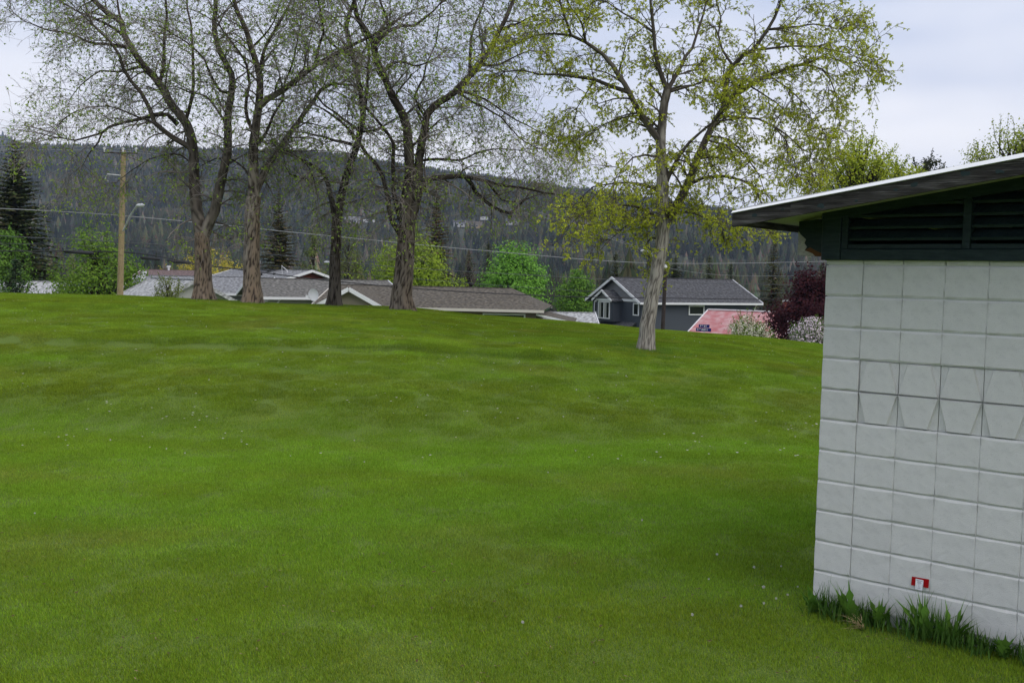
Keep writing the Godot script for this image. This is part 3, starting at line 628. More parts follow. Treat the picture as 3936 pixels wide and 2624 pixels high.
func block_mesh(w: float, h: float, material: Material) -> ArrayMesh:
	var mb := MB.new()
	var ring := PackedVector3Array()
	var c := 0.004
	var cv := 0.012
	var corners := [Vector2(0, 0), Vector2(w, 0), Vector2(w, h), Vector2(0, h)]
	for k in 4:
		var a: Vector2 = corners[k]
		var b: Vector2 = corners[(k + 1) % 4]
		for s in 4:
			var p := a.lerp(b, s / 4.0)
			ring.append(Vector3(p.x, p.y, 0))
	var mid := Vector3(w * 0.5, h * 0.5, rng.randf_range(-0.001, 0.0015))
	var face := PackedVector3Array()
	for p in ring:
		var q := p
		q.x = clampf(q.x, c + rng.randf_range(-0.002, 0.002), w - c + rng.randf_range(-0.002, 0.002))
		q.y = clampf(q.y, cv + rng.randf_range(-0.004, 0.004), h - cv + rng.randf_range(-0.004, 0.004))
		q.z = rng.randf_range(-0.0012, 0.0012)
		face.append(q)
	for k in ring.size():
		var k2 := (k + 1) % ring.size()
		mb.tri(mid, face[k], face[k2])
		var a := ring[k] + Vector3(0, 0, -0.002 if ring[k].y > 0.001 and ring[k].y < h - 0.001 else -0.009)
		var b := ring[k2] + Vector3(0, 0, -0.002 if ring[k2].y > 0.001 and ring[k2].y < h - 0.001 else -0.009)
		mb.quad(face[k], a, b, face[k2])
		mb.quad(a, a + Vector3(0, 0, -0.05), b + Vector3(0, 0, -0.05), b)
	return mb.mesh(material)

func motif_mesh(w: float, h: float, upper: bool, material: Material) -> ArrayMesh:
	# a block cast with a raised trapezoid, the corners beside it set back
	var mb := MB.new()
	var d := 0.020
	mb.box(Vector3(0, 0, -0.06), Vector3(w, h, -d))
	var e := 0.005
	var i0 := w * 0.22
	var i1 := w * 0.76
	var a: PackedVector3Array
	if upper:
		a = PackedVector3Array([Vector3(e, e, 0), Vector3(w - e, e, 0), Vector3(i1, h - e, 0), Vector3(i0, h - e, 0)])
	else:
		a = PackedVector3Array([Vector3(i0, e, 0), Vector3(i1, e, 0), Vector3(w - e, h - e, 0), Vector3(e, h - e, 0)])
	var mid := (a[0] + a[1] + a[2] + a[3]) * 0.25
	var b := PackedVector3Array()
	for p in a:
		var out := Vector3(p.x - mid.x, p.y - mid.y, 0).normalized() * 0.015
		var q := p + out
		q.x = clampf(q.x, 0.0, w); q.y = clampf(q.y, 0.0, h)
		b.append(q + Vector3(0, 0, -d - 0.001))
	mb.poly(a)
	for k in 4:
		mb.quad(a[k], b[k], b[(k + 1) % 4], a[(k + 1) % 4])
	return mb.mesh(material)

func plank(parent: Node, called: String, lo: Vector3, hi: Vector3, material: Material) -> MeshInstance3D:
	# a board with softened edges
	var mb := MB.new()
	var e := 0.004
	var a := [Vector3(lo.x, lo.y, hi.z - e), Vector3(hi.x, lo.y, hi.z - e), Vector3(hi.x, hi.y, hi.z - e), Vector3(lo.x, hi.y, hi.z - e)]
	var f := [Vector3(lo.x + e, lo.y + e, hi.z), Vector3(hi.x - e, lo.y + e, hi.z), Vector3(hi.x - e, hi.y - e, hi.z), Vector3(lo.x + e, hi.y - e, hi.z)]
	mb.quad(f[0], f[1], f[2], f[3])
	var back := Vector3(0, 0, lo.z - hi.z + e)
	for k in 4:
		var k2 := (k + 1) % 4
		mb.quad(f[k], a[k], a[k2], f[k2])
		mb.quad(a[k], a[k] + back, a[k2] + back, a[k2])
	mb.quad(a[1] + back, a[0] + back, a[3] + back, a[2] + back)
	return put(called, mb, material, parent)

func make_block_building() -> void:
	var turn := -0.6792
	var b := base("block_building", Vector3(2.0459, 0, -6.53), "pale grey painted concrete block building with dark green louvred gable", "building", "", turn)
	var w0 := 0.2446
	var w := 0.2489
	var ch := 0.203
	var y0 := 0.054
	var cols := 15
	var width := w0 + w * (cols - 1)
	var deep := 3.2
	var j := 0.005
	var wide := []
	var first := []
	var up := []
	var low := []
	for k in 5:
		wide.append(block_mesh(w - 0.0008, ch - j, M.blocks[k % 4]))
		first.append(block_mesh(w0 - j * 0.5, ch - j, M.blocks[(k + 1) % 4]))
	for k in 3:
		up.append(motif_mesh(w - j, ch - j, true, M.blocks[k]))
		low.append(motif_mesh(w - j, ch - j, false, M.blocks[k]))
	var wm := MB.new()
	wm.box(Vector3(0.012, y0, -0.19), Vector3(width - 0.012, y0 + 6 * ch, -0.0105))
	wm.box(Vector3(0.012, y0 + 6 * ch + 0.0005, -0.19), Vector3(width - 0.012, y0 + 8 * ch - 0.0005, -0.031))
	wm.box(Vector3(0.012, y0 + 8 * ch, -0.19), Vector3(width - 0.012, 2.33, -0.0105))
	var wall := put("gable_wall", wm, M.mortar, b)
	for r in 11:
		for k in cols:
			var shape: Mesh
			if k == 0: shape = first[rng.randi() % 5]
			elif r == 7: shape = up[rng.randi() % 3]
			elif r == 6: shape = low[rng.randi() % 3]
			else: shape = wide[rng.randi() % 5]
			var o := part("block", shape, wall)
			var x := 0.0 if k == 0 else w0 + w * (k - 1) + 0.0006
			o.position = Vector3(x, y0 + r * ch + j * 0.5, rng.randf_range(-0.0015, 0.0025))
	# the thin capping course under the beam
	for k in cols:
		var o := part("capping_block", block_mesh((w0 if k == 0 else w) - j, 0.04, M.blocks[k % 4]), wall)
		o.position = Vector3(0.0 if k == 0 else w0 + w * (k - 1) + j * 0.5, y0 + 11 * ch + j * 0.5, 0.0)
	part("foundation", slab(Vector3(0.05, -0.3, -deep), Vector3(width - 0.05, y0, -0.004), M.concrete), b)
	part("side_wall", slab(Vector3(0.004, y0, -deep), Vector3(0.19, 2.33, -0.19), M.blocks[0]), b)
	part("side_wall", slab(Vector3(width - 0.19, y0, -deep), Vector3(width - 0.004, 2.33, -0.19), M.blocks[1]), b)
	part("back_wall", slab(Vector3(0.19, y0, -deep), Vector3(width - 0.19, 2.33, -deep + 0.18), M.blocks[2]), b)
	# gable framing; the roof rises 0.152 per metre from the corner to the ridge
	var sl := 0.152
	var mid := width * 0.5
	var soff := func(s: float) -> float: return 2.622 + sl * (mid - absf(s - mid))
	plank(b, "corner_post", Vector3(-0.016, 2.318, -0.10), Vector3(0.108, 2.60, 0.056), M.green_paint)
	plank(b, "corner_post", Vector3(width - 0.108, 2.318, -0.10), Vector3(width + 0.016, 2.60, 0.056), M.green_paint)
	plank(b, "bottom_rail", Vector3(0.1085, 2.318, -0.10), Vector3(width - 0.1085, 2.388, 0.050), M.green_paint)
	plank(b, "jamb", Vector3(0.1085, 2.3885, -0.08), Vector3(0.150, 2.60, 0.044), M.green_paint)
	var posts := []
	var s := 0.841
	while s < width - 0.3:
		posts.append(s)
		plank(b, "louvre_post", Vector3(s, 2.3885, -0.08), Vector3(s + 0.047, soff.call(s) - 0.012, 0.046), M.green_paint)
		s += 0.738
	var edges := [0.150]
	for p in posts:
		edges.append(p); edges.append(p + 0.047)
	edges.append(width - 0.11)
	for k in range(0, edges.size() - 1, 2):
		var x0: float = edges[k] + 0.001
		var x1: float = edges[k + 1] - 0.001
		plank(b, "louvre_sill", Vector3(x0, 2.3885, -0.06), Vector3(x1, 2.42, 0.036), M.green_paint)
		var y := 2.462
		while y < minf(soff.call(x0), soff.call(x1)) + 0.12:
			var top: float = maxf(soff.call(x0), soff.call(x1)) - 0.06
			if y > top: break
			var mb := MB.new()
			# a slat tilted down towards the outside
			mb.prism(PackedVector3Array([Vector3(x0, y - 0.020, 0.024), Vector3(x1, y - 0.020, 0.024), Vector3(x1, y - 0.004, 0.030), Vector3(x0, y - 0.004, 0.030)]), Vector3(0, 0.052, -0.075))
			put("louvre_slat", mb, M.green_paint, b)
			y += 0.0725
	# rake boards under the soffit
	for side in 2:
		var mb := MB.new()
		var p0 := Vector3(-0.016, soff.call(-0.016), 0.062)
		var p1 := Vector3(mid, soff.call(mid), 0.062)
		if side == 1:
			p0.x = width + 0.016; p0.y = soff.call(p0.x)
			mb.prism(PackedVector3Array([p1 + Vector3(0, -0.085, 0), p0 + Vector3(0, -0.06, 0), p0, p1]), Vector3(0, 0, -0.05))
		else:
			mb.prism(PackedVector3Array([p0 + Vector3(0, -0.045, 0), p1 + Vector3(0, -0.085, 0), p1, p0]), Vector3(0, 0, -0.05))
		put("rake_board", mb, M.green_paint, b)
	# roof: soffit boards, deck, barge boards with a white drip edge
	var out := 0.60
	var over := 0.372
	for side in 2:
		var sgn := 1.0 if side == 0 else -1.0
		var e := -over if side == 0 else width + over
		var ey: float = 2.622 - sl * over
		var ry: float = soff.call(mid)
		var n := 7
		for k in n:
			var t0 := float(k) / n
			var t1 := float(k + 1) / n - 0.0025
			var mb := MB.new()
			var xa := lerpf(e, mid, t0)
			var xb := lerpf(e, mid, t1)
			var ya := lerpf(ey, ry, t0)
			var yb := lerpf(ey, ry, t1)
			var q := PackedVector3Array([Vector3(xa, ya, out - 0.03), Vector3(xb, yb, out - 0.03), Vector3(xb, yb + 0.015, out - 0.03), Vector3(xa, ya + 0.015, out - 0.03)])
			if side == 1: q.reverse()
			mb.prism(q, Vector3(0, 0, -deep - out + 0.03 - 0.4))
			put("soffit_board", mb, M.soffit, b)
		var deck := MB.new()
		var q2 := PackedVector3Array([Vector3(e, ey + 0.017, out - 0.032), Vector3(mid, ry + 0.017, out - 0.032), Vector3(mid, ry + 0.06, out - 0.032), Vector3(e, ey + 0.06, out - 0.032)])
		if side == 1: q2.reverse()
		deck.prism(q2, Vector3(0, 0, -deep - out + 0.03 - 0.4))
		put("roof_deck", deck, M.membrane, b)
		# barge board along the rake, and the eave board behind it
		var bb := MB.new()
		var dx := 0.012 * sgn
		var fb := PackedVector3Array([Vector3(e - dx, ey - 0.056, out), Vector3(mid, ry - 0.056, out), Vector3(mid, ry + 0.030, out), Vector3(e - dx, ey + 0.030, out)])
		if side == 1: fb.reverse()
		bb.prism(fb, Vector3(0, 0, -0.029))
		var board := put("barge_board", bb, M.weathered, b)
		var eb := MB.new()
		eb.box(Vector3(minf(e, e - 0.02 * sgn), ey - 0.045, -deep - 0.35), Vector3(maxf(e, e - 0.02 * sgn), ey + 0.03, out - 0.031))
		put("eave_board", eb, M.weathered, b)
		var de := MB.new()
		var f2 := PackedVector3Array([Vector3(e - dx, ey + 0.0305, out + 0.016), Vector3(mid, ry + 0.0305, out + 0.016), Vector3(mid, ry + 0.061, out - 0.014), Vector3(e - dx, ey + 0.045, out - 0.004)])
		if side == 1: f2.reverse()
		de.prism(f2, Vector3(0, -0.002, -0.014))
		put("drip_edge", de, M.flashing, b)
		if side == 0:
			# flakes of old green paint left on the bare wood
			for f in [[-0.235, 0.010, 0.016], [0.19, -0.012, 0.022], [0.72, 0.012, 0.017], [0.62, 0.0, 0.010], [0.985, 0.016, 0.020], [1.16, -0.005, 0.016], [0.40, -0.02, 0.008], [1.6, 0.0, 0.02], [-0.05, 0.012, 0.009]]:
				var flake := MB.new()
				var cx: float = f[0]
				var cy: float = ey + (cx - e) * sl - 0.013 + f[1]
				var pts := PackedVector3Array()
				for k in 9:
					var a := TAU * k / 9.0
					var rr: float = f[2] * rng.randf_range(0.45, 1.25)
					pts.append(Vector3(cx + cos(a) * rr * 1.35, clampf(cy + sin(a) * rr * 0.8, ey + (cx - e) * sl - 0.05, ey + (cx - e) * sl + 0.025), out + 0.0015))
				flake.prism(pts, Vector3(0, 0, -0.002))
				put("paint_flake", flake, M.green_chip, board)
	# closed gable at the back
	var bg := MB.new()
	bg.prism(PackedVector3Array([Vector3(width - 0.01, 2.33, -deep), Vector3(0.01, 2.33, -deep), Vector3(0.01, soff.call(0.0), -deep), Vector3(mid, soff.call(mid) - 0.01, -deep), Vector3(width - 0.01, soff.call(0.0), -deep)]), Vector3(0, 0, 0.05))
	put("back_gable", bg, M.green_paint, b)
	# side plates close the eaves
	part("eave_plate", slab(Vector3(0.02, 2.33, -deep + 0.06), Vector3(0.10, 2.61, -0.101), M.green_paint), b)
	part("eave_plate", slab(Vector3(width - 0.10, 2.33, -deep + 0.06), Vector3(width - 0.02, 2.61, -0.101), M.green_paint), b)
	# the beam end that sticks out past the corner, weathered and rotten below
	var bm := MB.new()
	bm.prism(PackedVector3Array([Vector3(-0.235, 2.350, -0.09), Vector3(-0.0165, 2.342, -0.09), Vector3(-0.0165, 2.60, -0.09), Vector3(-0.235, 2.578, -0.09)]), Vector3(0, 0, -0.085))
	var beam := put("beam_end", bm, M.green_paint, b)
	var bare := MB.new()
	bare.prism(PackedVector3Array([Vector3(-0.236, 2.350, -0.0870), Vector3(-0.115, 2.346, -0.0870), Vector3(-0.134, 2.364, -0.0870), Vector3(-0.189, 2.384, -0.0870), Vector3(-0.173, 2.407, -0.0870), Vector3(-0.192, 2.432, -0.0870), Vector3(-0.182, 2.457, -0.0870), Vector3(-0.220, 2.490, -0.0870), Vector3(-0.236, 2.512, -0.0870)]), Vector3(0, 0, -0.088))
	put("bare_wood", bare, M.bare, beam)
	var rot := MB.new()
	rot.prism(PackedVector3Array([Vector3(-0.133, 2.364, -0.0865), Vector3(-0.113, 2.345, -0.0865), Vector3(-0.038, 2.346, -0.0865), Vector3(-0.028, 2.358, -0.0865), Vector3(-0.077, 2.368, -0.0865), Vector3(-0.115, 2.384, -0.0865), Vector3(-0.151, 2.404, -0.0865), Vector3(-0.169, 2.396, -0.0865), Vector3(-0.187, 2.385, -0.0865)]), Vector3(0, 0, -0.003))
	put("rotten_wood", rot, M.rot, beam)
	# red card and paper slip taped to the wall
	var card := base("card_packet", b.to_global(Vector3(0.633, 0.293, 0.0)), "small red card with a printed white slip fixed low on the block wall", "card", "", turn)
	var cm := MB.new()
	cm.prism(PackedVector3Array([Vector3(0, 0.0, 0.010), Vector3(0.104, 0.002, 0.008), Vector3(0.105, 0.057, 0.007), Vector3(0.002, 0.055, 0.008)]), Vector3(0, 0, -0.002))
	put("red_card", cm, M.red_card, card)
	var sm := MB.new()
	sm.use_uv = true
	sm.quad(Vector3(0.027, -0.018, 0.017), Vector3(0.074, -0.019, 0.018), Vector3(0.074, 0.047, 0.0125), Vector3(0.027, 0.048, 0.0125))
	var slip := Image.create(94, 134, false, Image.FORMAT_RGB8)
	slip.fill(Color(0.88, 0.88, 0.9))
	for row in [[14, 10, 84, 5], [26, 22, 66, 5], [38, 24, 70, 6], [51, 24, 66, 5], [64, 30, 50, 3], [78, 30, 56, 2], [92, 34, 62, 5], [108, 32, 64, 7]]:
		var x: int = row[1]
		while x < row[2]:
			var l := rng.randi_range(3, 9)
			slip.fill_rect(Rect2i(x, row[0], mini(l, row[2] - x), row[3]), Color(0.30, 0.30, 0.36))
			x += l + rng.randi_range(1, 3)
	var pm := StandardMaterial3D.new()
	pm.albedo_texture = ImageTexture.create_from_image(slip)
	pm.roughness = 0.7
	pm.cull_mode = BaseMaterial3D.CULL_DISABLED
	put("paper_slip", sm, pm, card)

func slab(lo: Vector3, hi: Vector3, material: Material) -> ArrayMesh:
	var mb := MB.new()
	mb.box(lo, hi)
	return mb.mesh(material)

# ---- houses --------------------------------------------------------------------------------------------------------------

func lap_siding(mb: MB, a: Vector3, b: Vector3, y0: float, y1: float, out: Vector3, step := 0.12) -> void:
	# overlapping boards between two corners, each leaning out at its lower edge
	var y := y0
	while y < y1 - 0.01:
		var yt := minf(y + step, y1)
		var lo := out * 0.022
		mb.quad(Vector3(a.x, y, a.z) + lo, Vector3(b.x, y, b.z) + lo, Vector3(b.x, yt, b.z), Vector3(a.x, yt, a.z))
		mb.quad(Vector3(a.x, y, a.z), Vector3(b.x, y, b.z), Vector3(b.x, y, b.z) + lo, Vector3(a.x, y, a.z) + lo)
		y = yt

func roof_slab(parent: Node, called: String, a: Vector3, b: Vector3, c: Vector3, d: Vector3, material: Material, thick := 0.12) -> MeshInstance3D:
	var mb := MB.new()
	mb.prism(PackedVector3Array([a, b, c, d]), Vector3(0, -thick, 0))
	return put(called, mb, material, parent)

func house(called: String, label: String, eave_corner: Vector3, sx: float, sz: float, turn: float, length: float, width: float, base_y: float, rise: float, over: float, m: Dictionary, hip0 := 0.0, hip1 := 0.0, group := "") -> Node3D:
	# ridge along local x; eave_corner is where the wall corner (sx, sz) meets the eave
	var wall_h := eave_corner.y - base_y
	var lc := Vector3(sx * length * 0.5, 0, sz * width * 0.5).rotated(Vector3.UP, turn)
	var h := base(called, Vector3(eave_corner.x, base_y, eave_corner.z) - lc, label, "house", group, turn)
	h.set_meta("wall_h", wall_h)
	var x0 := -length * 0.5
	var x1 := length * 0.5
	var z0 := -width * 0.5
	var z1 := width * 0.5
	var k := rise / (width * 0.5)
	var wm := MB.new()
	if m.get("laps", false):
		lap_siding(wm, Vector3(x0, 0, z1), Vector3(x1, 0, z1), 0, wall_h, Vector3.BACK)
		lap_siding(wm, Vector3(x1, 0, z0), Vector3(x0, 0, z0), 0, wall_h, Vector3.FORWARD)
		lap_siding(wm, Vector3(x1, 0, z1), Vector3(x1, 0, z0), 0, wall_h, Vector3.RIGHT)
		lap_siding(wm, Vector3(x0, 0, z0), Vector3(x0, 0, z1), 0, wall_h, Vector3.LEFT)
	else:
		wm.box(Vector3(x0, 0, z0), Vector3(x1, wall_h, z1))
	put("wall", wm, m.wall, h)
	for e in [[x0, hip0, -1.0], [x1, hip1, 1.0]]:
		if e[1] == 0.0:
			var g := MB.new()
			var q := PackedVector3Array([Vector3(e[0], wall_h + 0.002, z0), Vector3(e[0], wall_h + 0.002, z1), Vector3(e[0], wall_h + rise - 0.02, 0)])
			if e[2] > 0: q.reverse()
			g.prism(q, Vector3(-e[2] * 0.1, 0, 0))
			put("gable", g, m.get("gable", m.wall), h)
	var ex0: float = x0 - over
	var ex1: float = x1 + over
	var ey: float = wall_h - k * over + 0.12
	var ry: float = wall_h + rise + 0.12
	var ez := z1 + over
	var r0 := ex0 + hip0
	var r1 := ex1 - hip1
	roof_slab(h, "roof_plane", Vector3(ex0, ey, ez), Vector3(ex1, ey, ez), Vector3(r1, ry, 0.0), Vector3(r0, ry, 0.0), m.roof)
	roof_slab(h, "roof_plane", Vector3(ex1, ey, -ez), Vector3(ex0, ey, -ez), Vector3(r0, ry, -0.001), Vector3(r1, ry, -0.001), m.roof)
	if hip0 > 0.0:
		var mb := MB.new()
		mb.tri(Vector3(ex0, ey, -ez), Vector3(ex0, ey, ez), Vector3(r0, ry, 0))
		put("roof_hip", mb, m.roof, h)
	if hip1 > 0.0:
		var mb := MB.new()
		mb.tri(Vector3(ex1, ey, ez), Vector3(ex1, ey, -ez), Vector3(r1, ry, 0))
		put("roof_hip", mb, m.roof, h)
	# ridge cap, gutters and barge boards
	var rc := MB.new()
	rc.bar(Vector3(r0, ry + 0.01, 0), Vector3(r1, ry + 0.01, 0), 0.22, 0.04, Vector3.UP)
	put("ridge_cap", rc, m.roof, h)
	for s in [-1.0, 1.0]:
		var gt := MB.new()
		gt.box(Vector3(ex0, ey - 0.17, minf(ez * s + 0.005 * s, ez * s + 0.11 * s)), Vector3(ex1, ey - 0.01, maxf(ez * s + 0.005 * s, ez * s + 0.11 * s)))
		put("gutter", gt, m.trim, h)
		for e in [[ex0, hip0, -1.0], [ex1, hip1, 1.0]]:
			if e[1] == 0.0:
				var bb := MB.new()
				bb.bar(Vector3(e[0] + e[2] * 0.03, ey - 0.06, ez * s), Vector3(e[0] + e[2] * 0.03, ry - 0.06, 0), 0.05, 0.2, Vector3.UP)
				put("barge_board", bb, m.trim, h)
	return h

func window(h: Node, at: Vector3, facing: Vector3, w: float, ht: float, trim: Material, panes := 1, curtain := false) -> void:
	# a framed window set on a wall; facing is its outward direction in the house's axes
	var o := MeshInstance3D.new()
	o.name = "window"
	var fr := 0.09
	var mb := MB.new()
	mb.box(Vector3(-w * 0.5, -ht * 0.5, 0.0), Vector3(-w * 0.5 + fr, ht * 0.5, 0.07))
	mb.box(Vector3(w * 0.5 - fr, -ht * 0.5, 0.0), Vector3(w * 0.5, ht * 0.5, 0.07))
	mb.box(Vector3(-w * 0.5 + fr, ht * 0.5 - fr, 0.0), Vector3(w * 0.5 - fr, ht * 0.5, 0.068))
	mb.box(Vector3(-w * 0.5 + fr, -ht * 0.5, 0.0), Vector3(w * 0.5 - fr, -ht * 0.5 + fr, 0.068))
	for k in range(1, panes):
		var x := -w * 0.5 + w * k / panes
		mb.box(Vector3(x - 0.04, -ht * 0.5 + fr, 0.0), Vector3(x + 0.04, ht * 0.5 - fr, 0.064))
	o.mesh = mb.mesh(trim)
	h.add_child(o, true)
	o.position = at
	o.rotation.y = atan2(facing.x, facing.z)
	for k in panes:
		var xa := -w * 0.5 + (fr if k == 0 else w * k / panes + 0.04)
		var xb := -w * 0.5 + (w - fr if k == panes - 1 else w * (k + 1) / panes - 0.04)
		part("pane", slab(Vector3(xa, -ht * 0.5 + fr, 0.026), Vector3(xb, ht * 0.5 - fr, 0.034), M.glass_dark), o)
		if curtain:
			part("curtain", slab(Vector3(xa + 0.02, -ht * 0.5 + fr, 0.036), Vector3(xa + (xb - xa) * 0.45, ht * 0.5 - fr, 0.040), M.curtain), o)

func vent(h: Node, at: Vector3, tall: float, cap := true) -> void:
	var mb := MB.new()
	mb.tube(PackedVector3Array([at, at + Vector3(0, tall, 0)]), PackedFloat32Array([0.10, 0.10]), 10, Color.WHITE, Color.WHITE, true)
	if cap:
		mb.tube(PackedVector3Array([at + Vector3(0, tall * 0.72, 0), at + Vector3(0, tall * 0.85, 0), at + Vector3(0, tall * 1.02, 0)]), PackedFloat32Array([0.13, 0.24, 0.16]), 12, Color.WHITE, Color.WHITE, true)
	put("roof_vent", mb, M.trim if cap else M.dark, h)

func make_houses() -> void:
	# dark grey two storey house
	var dm := {"wall": M.siding_dark, "gable": M.siding_gable, "roof": M.roof_dark, "trim": M.trim, "laps": true}
	var h := house("two_storey_house", "dark grey two storey house with white trimmed gable and bay window", Vector3(10.06, 0.35, -78.00), -1, 1, deg_to_rad(27), 11.4, 7.2, -5.2, 1.7, 0.45, dm)
	var wh: float = h.get_meta("wall_h")
	var lx := -5.7
	var band := MB.new()
	band.box(Vector3(lx - 0.09, wh - 0.1, -3.6), Vector3(lx - 0.025, wh + 0.09, 3.6))
	put("trim_band", band, M.trim, h)
	window(h, Vector3(lx - 0.024, wh - 0.68, -2.85), Vector3.LEFT, 0.8, 1.0, M.trim)
	window(h, Vector3(lx - 0.024, wh - 0.68, 3.0), Vector3.LEFT, 0.8, 1.0, M.trim)
	var bay := MB.new()
	var bw := 1.25
	var bx := lx - 0.9
	lap_siding(bay, Vector3(bx, 0, -0.3 - bw), Vector3(bx, 0, -0.3 + bw), wh - 1.75, wh, Vector3.LEFT)
	lap_siding(bay, Vector3(bx, 0, -0.3 + bw), Vector3(lx, 0, -0.3 + bw), wh - 1.75, wh, Vector3.BACK)
	lap_siding(bay, Vector3(lx, 0, -0.3 - bw), Vector3(bx, 0, -0.3 - bw), wh - 1.75, wh, Vector3.FORWARD)
	bay.quad(Vector3(bx, wh - 1.75, -0.3 + bw), Vector3(bx, wh - 1.75, -0.3 - bw), Vector3(lx, wh - 1.75, -0.3 - bw), Vector3(lx, wh - 1.75, -0.3 + bw))
	var bo := put("bay", bay, M.siding_dark, h)
	window(bo, Vector3(bx - 0.024, wh - 0.86, -0.3), Vector3.LEFT, 1.75, 1.42, M.trim, 2, true)
	var bg := MB.new()
	bg.tri(Vector3(bx, wh, -0.3 - bw), Vector3(bx, wh, -0.3 + bw), Vector3(bx, wh + 0.68, -0.3))
	put("bay_gable", bg, M.siding_gable, bo)
	roof_slab(bo, "bay_roof", Vector3(bx - 0.3, wh - 0.06, -0.3 + bw + 0.25), Vector3(lx + 0.02, wh - 0.06, -0.3 + bw + 0.25), Vector3(lx + 0.02, wh + 0.78, -0.3), Vector3(bx - 0.3, wh + 0.78, -0.3), M.roof_dark, 0.08)
	roof_slab(bo, "bay_roof", Vector3(lx + 0.02, wh - 0.06, -0.3 - bw - 0.25), Vector3(bx - 0.3, wh - 0.06, -0.3 - bw - 0.25), Vector3(bx - 0.3, wh + 0.78, -0.301), Vector3(lx + 0.02, wh + 0.78, -0.301), M.roof_dark, 0.08)
	for s in [-1.0, 1.0]:
		var bb := MB.new()
		bb.bar(Vector3(bx - 0.33, wh - 0.10, -0.3 + s * (bw + 0.25)), Vector3(bx - 0.33, wh + 0.72, -0.3), 0.05, 0.17, Vector3.UP)
		put("bay_barge_board", bb, M.trim, bo)
	var bband := MB.new()
	bband.box(Vector3(bx - 0.10, wh - 0.12, -0.3 - bw - 0.1), Vector3(bx - 0.026, wh + 0.05, -0.3 + bw + 0.1))
	put("bay_trim", bband, M.trim, bo)
	window(h, Vector3(-5.7 + 5.35, wh - 0.72, 3.624), Vector3.BACK, 1.55, 0.78, M.trim)
	# porch roof low on the gable side
	roof_slab(h, "porch_roof", Vector3(lx - 2.4, wh - 2.75, -4.2), Vector3(lx - 2.4, wh - 2.75, 3.6), Vector3(lx - 0.03, wh - 1.72, 3.0), Vector3(lx - 0.03, wh - 1.72, -4.0), M.roof_dark)
	var pg := MB.new()
	pg.bar(Vector3(lx - 2.5, wh - 2.65, -2.6), Vector3(lx - 2.5, wh - 2.05, -1.5), 0.05, 0.16, Vector3.UP)
	pg.bar(Vector3(lx - 2.5, wh - 2.05, -1.5), Vector3(lx - 2.5, wh - 2.65, -0.4), 0.05, 0.16, Vector3.UP)
	put("porch_gable_trim", pg, M.trim, h)
	var dp := MB.new()
	dp.tube(PackedVector3Array([Vector3(5.75, wh - 0.2, 3.8), Vector3(5.65, wh - 0.6, 3.67), Vector3(5.65, 0.2, 3.67)]), PackedFloat32Array([0.04, 0.04, 0.04]), 6, Color.WHITE, Color.WHITE)
	put("downspout", dp, M.trim, h)
	# long brown roofed bungalow with a white trimmed cross gable
	var bm := {"wall": M.siding_brown, "gable": M.siding_beige, "roof": M.roof_brown, "trim": M.trim_cream}
	h = house("bungalow", "brown roofed bungalow with cream gutters and a white trimmed front gable", Vector3(1.43, 0.12, -60.00), 1, 1, deg_to_rad(-5), 13.2, 9.0, -2.9, 1.08, 0.5, bm, 0.0, 2.4)
	wh = h.get_meta("wall_h")
	window(h, Vector3(6.6 - 1.95, wh - 0.75, 4.502), Vector3.BACK, 2.6, 0.95, M.trim, 1)
	window(h, Vector3(6.6 - 4.95, wh - 0.55, 4.502), Vector3.BACK, 0.8, 0.55, M.trim, 1)
	var fg := MB.new()
	var gx := -4.55
	fg.prism(PackedVector3Array([Vector3(gx - 2.0, wh - 0.7, 5.6), Vector3(gx + 2.0, wh - 0.7, 5.6), Vector3(gx + 2.0, wh - 0.1, 5.6), Vector3(gx, wh + 0.93, 5.6), Vector3(gx - 2.0, wh - 0.1, 5.6)]), Vector3(0, 0, -1.1))
	put("front_gable", fg, M.siding_beige, h)
	roof_slab(h, "front_gable_roof", Vector3(gx + 2.3, wh - 0.14, 6.0), Vector3(gx + 2.3, wh - 0.14, 2.0), Vector3(gx, wh + 1.10, 2.0), Vector3(gx, wh + 1.10, 6.0), M.roof_brown, 0.1)
	roof_slab(h, "front_gable_roof", Vector3(gx - 2.3, wh - 0.14, 2.0), Vector3(gx - 2.3, wh - 0.14, 6.0), Vector3(gx - 0.001, wh + 1.10, 6.0), Vector3(gx - 0.001, wh + 1.10, 2.0), M.roof_brown, 0.1)
	for s in [-1.0, 1.0]:
		var bb := MB.new()
		bb.bar(Vector3(gx + s * 2.32, wh - 0.22, 6.04), Vector3(gx, wh + 1.02, 6.04), 0.05, 0.24, Vector3.UP)
		put("front_barge_board", bb, M.flashing, h)
	var fb := MB.new()
	fb.box(Vector3(gx - 2.0, wh - 0.25, 5.602), Vector3(gx + 2.0, wh - 0.07, 5.70))
	put("gable_trim", fb, M.trim, h)
	vent(h, Vector3(-1.9, wh + 0.55, 1.8), 0.4, false)
	roof_slab(h, "carport_roof", Vector3(6.6, wh - 0.25, 4.6), Vector3(8.9, wh - 0.72, 4.6), Vector3(8.9, wh - 0.72, -2.0), Vector3(6.6, wh - 0.25, -2.0), M.roof_brown, 0.06)
	var ct := MB.new()
	ct.bar(Vector3(6.6, wh - 0.29, 4.63), Vector3(8.9, wh - 0.76, 4.63), 0.04, 0.12, Vector3.UP)
	put("carport_trim", ct, M.trim, h)
	# pale grey bungalow
	var gm := {"wall": M.siding_grey, "roof": M.roof_mid, "trim": M.trim}
	h = house("grey_bungalow", "pale grey walled bungalow with low shingle roof and white gutter", Vector3(-15.28, 0.56, -62.00), -1, 1, deg_to_rad(25), 8.4, 7.4, -2.9, 0.95, 0.55, gm)
	wh = h.get_meta("wall_h")
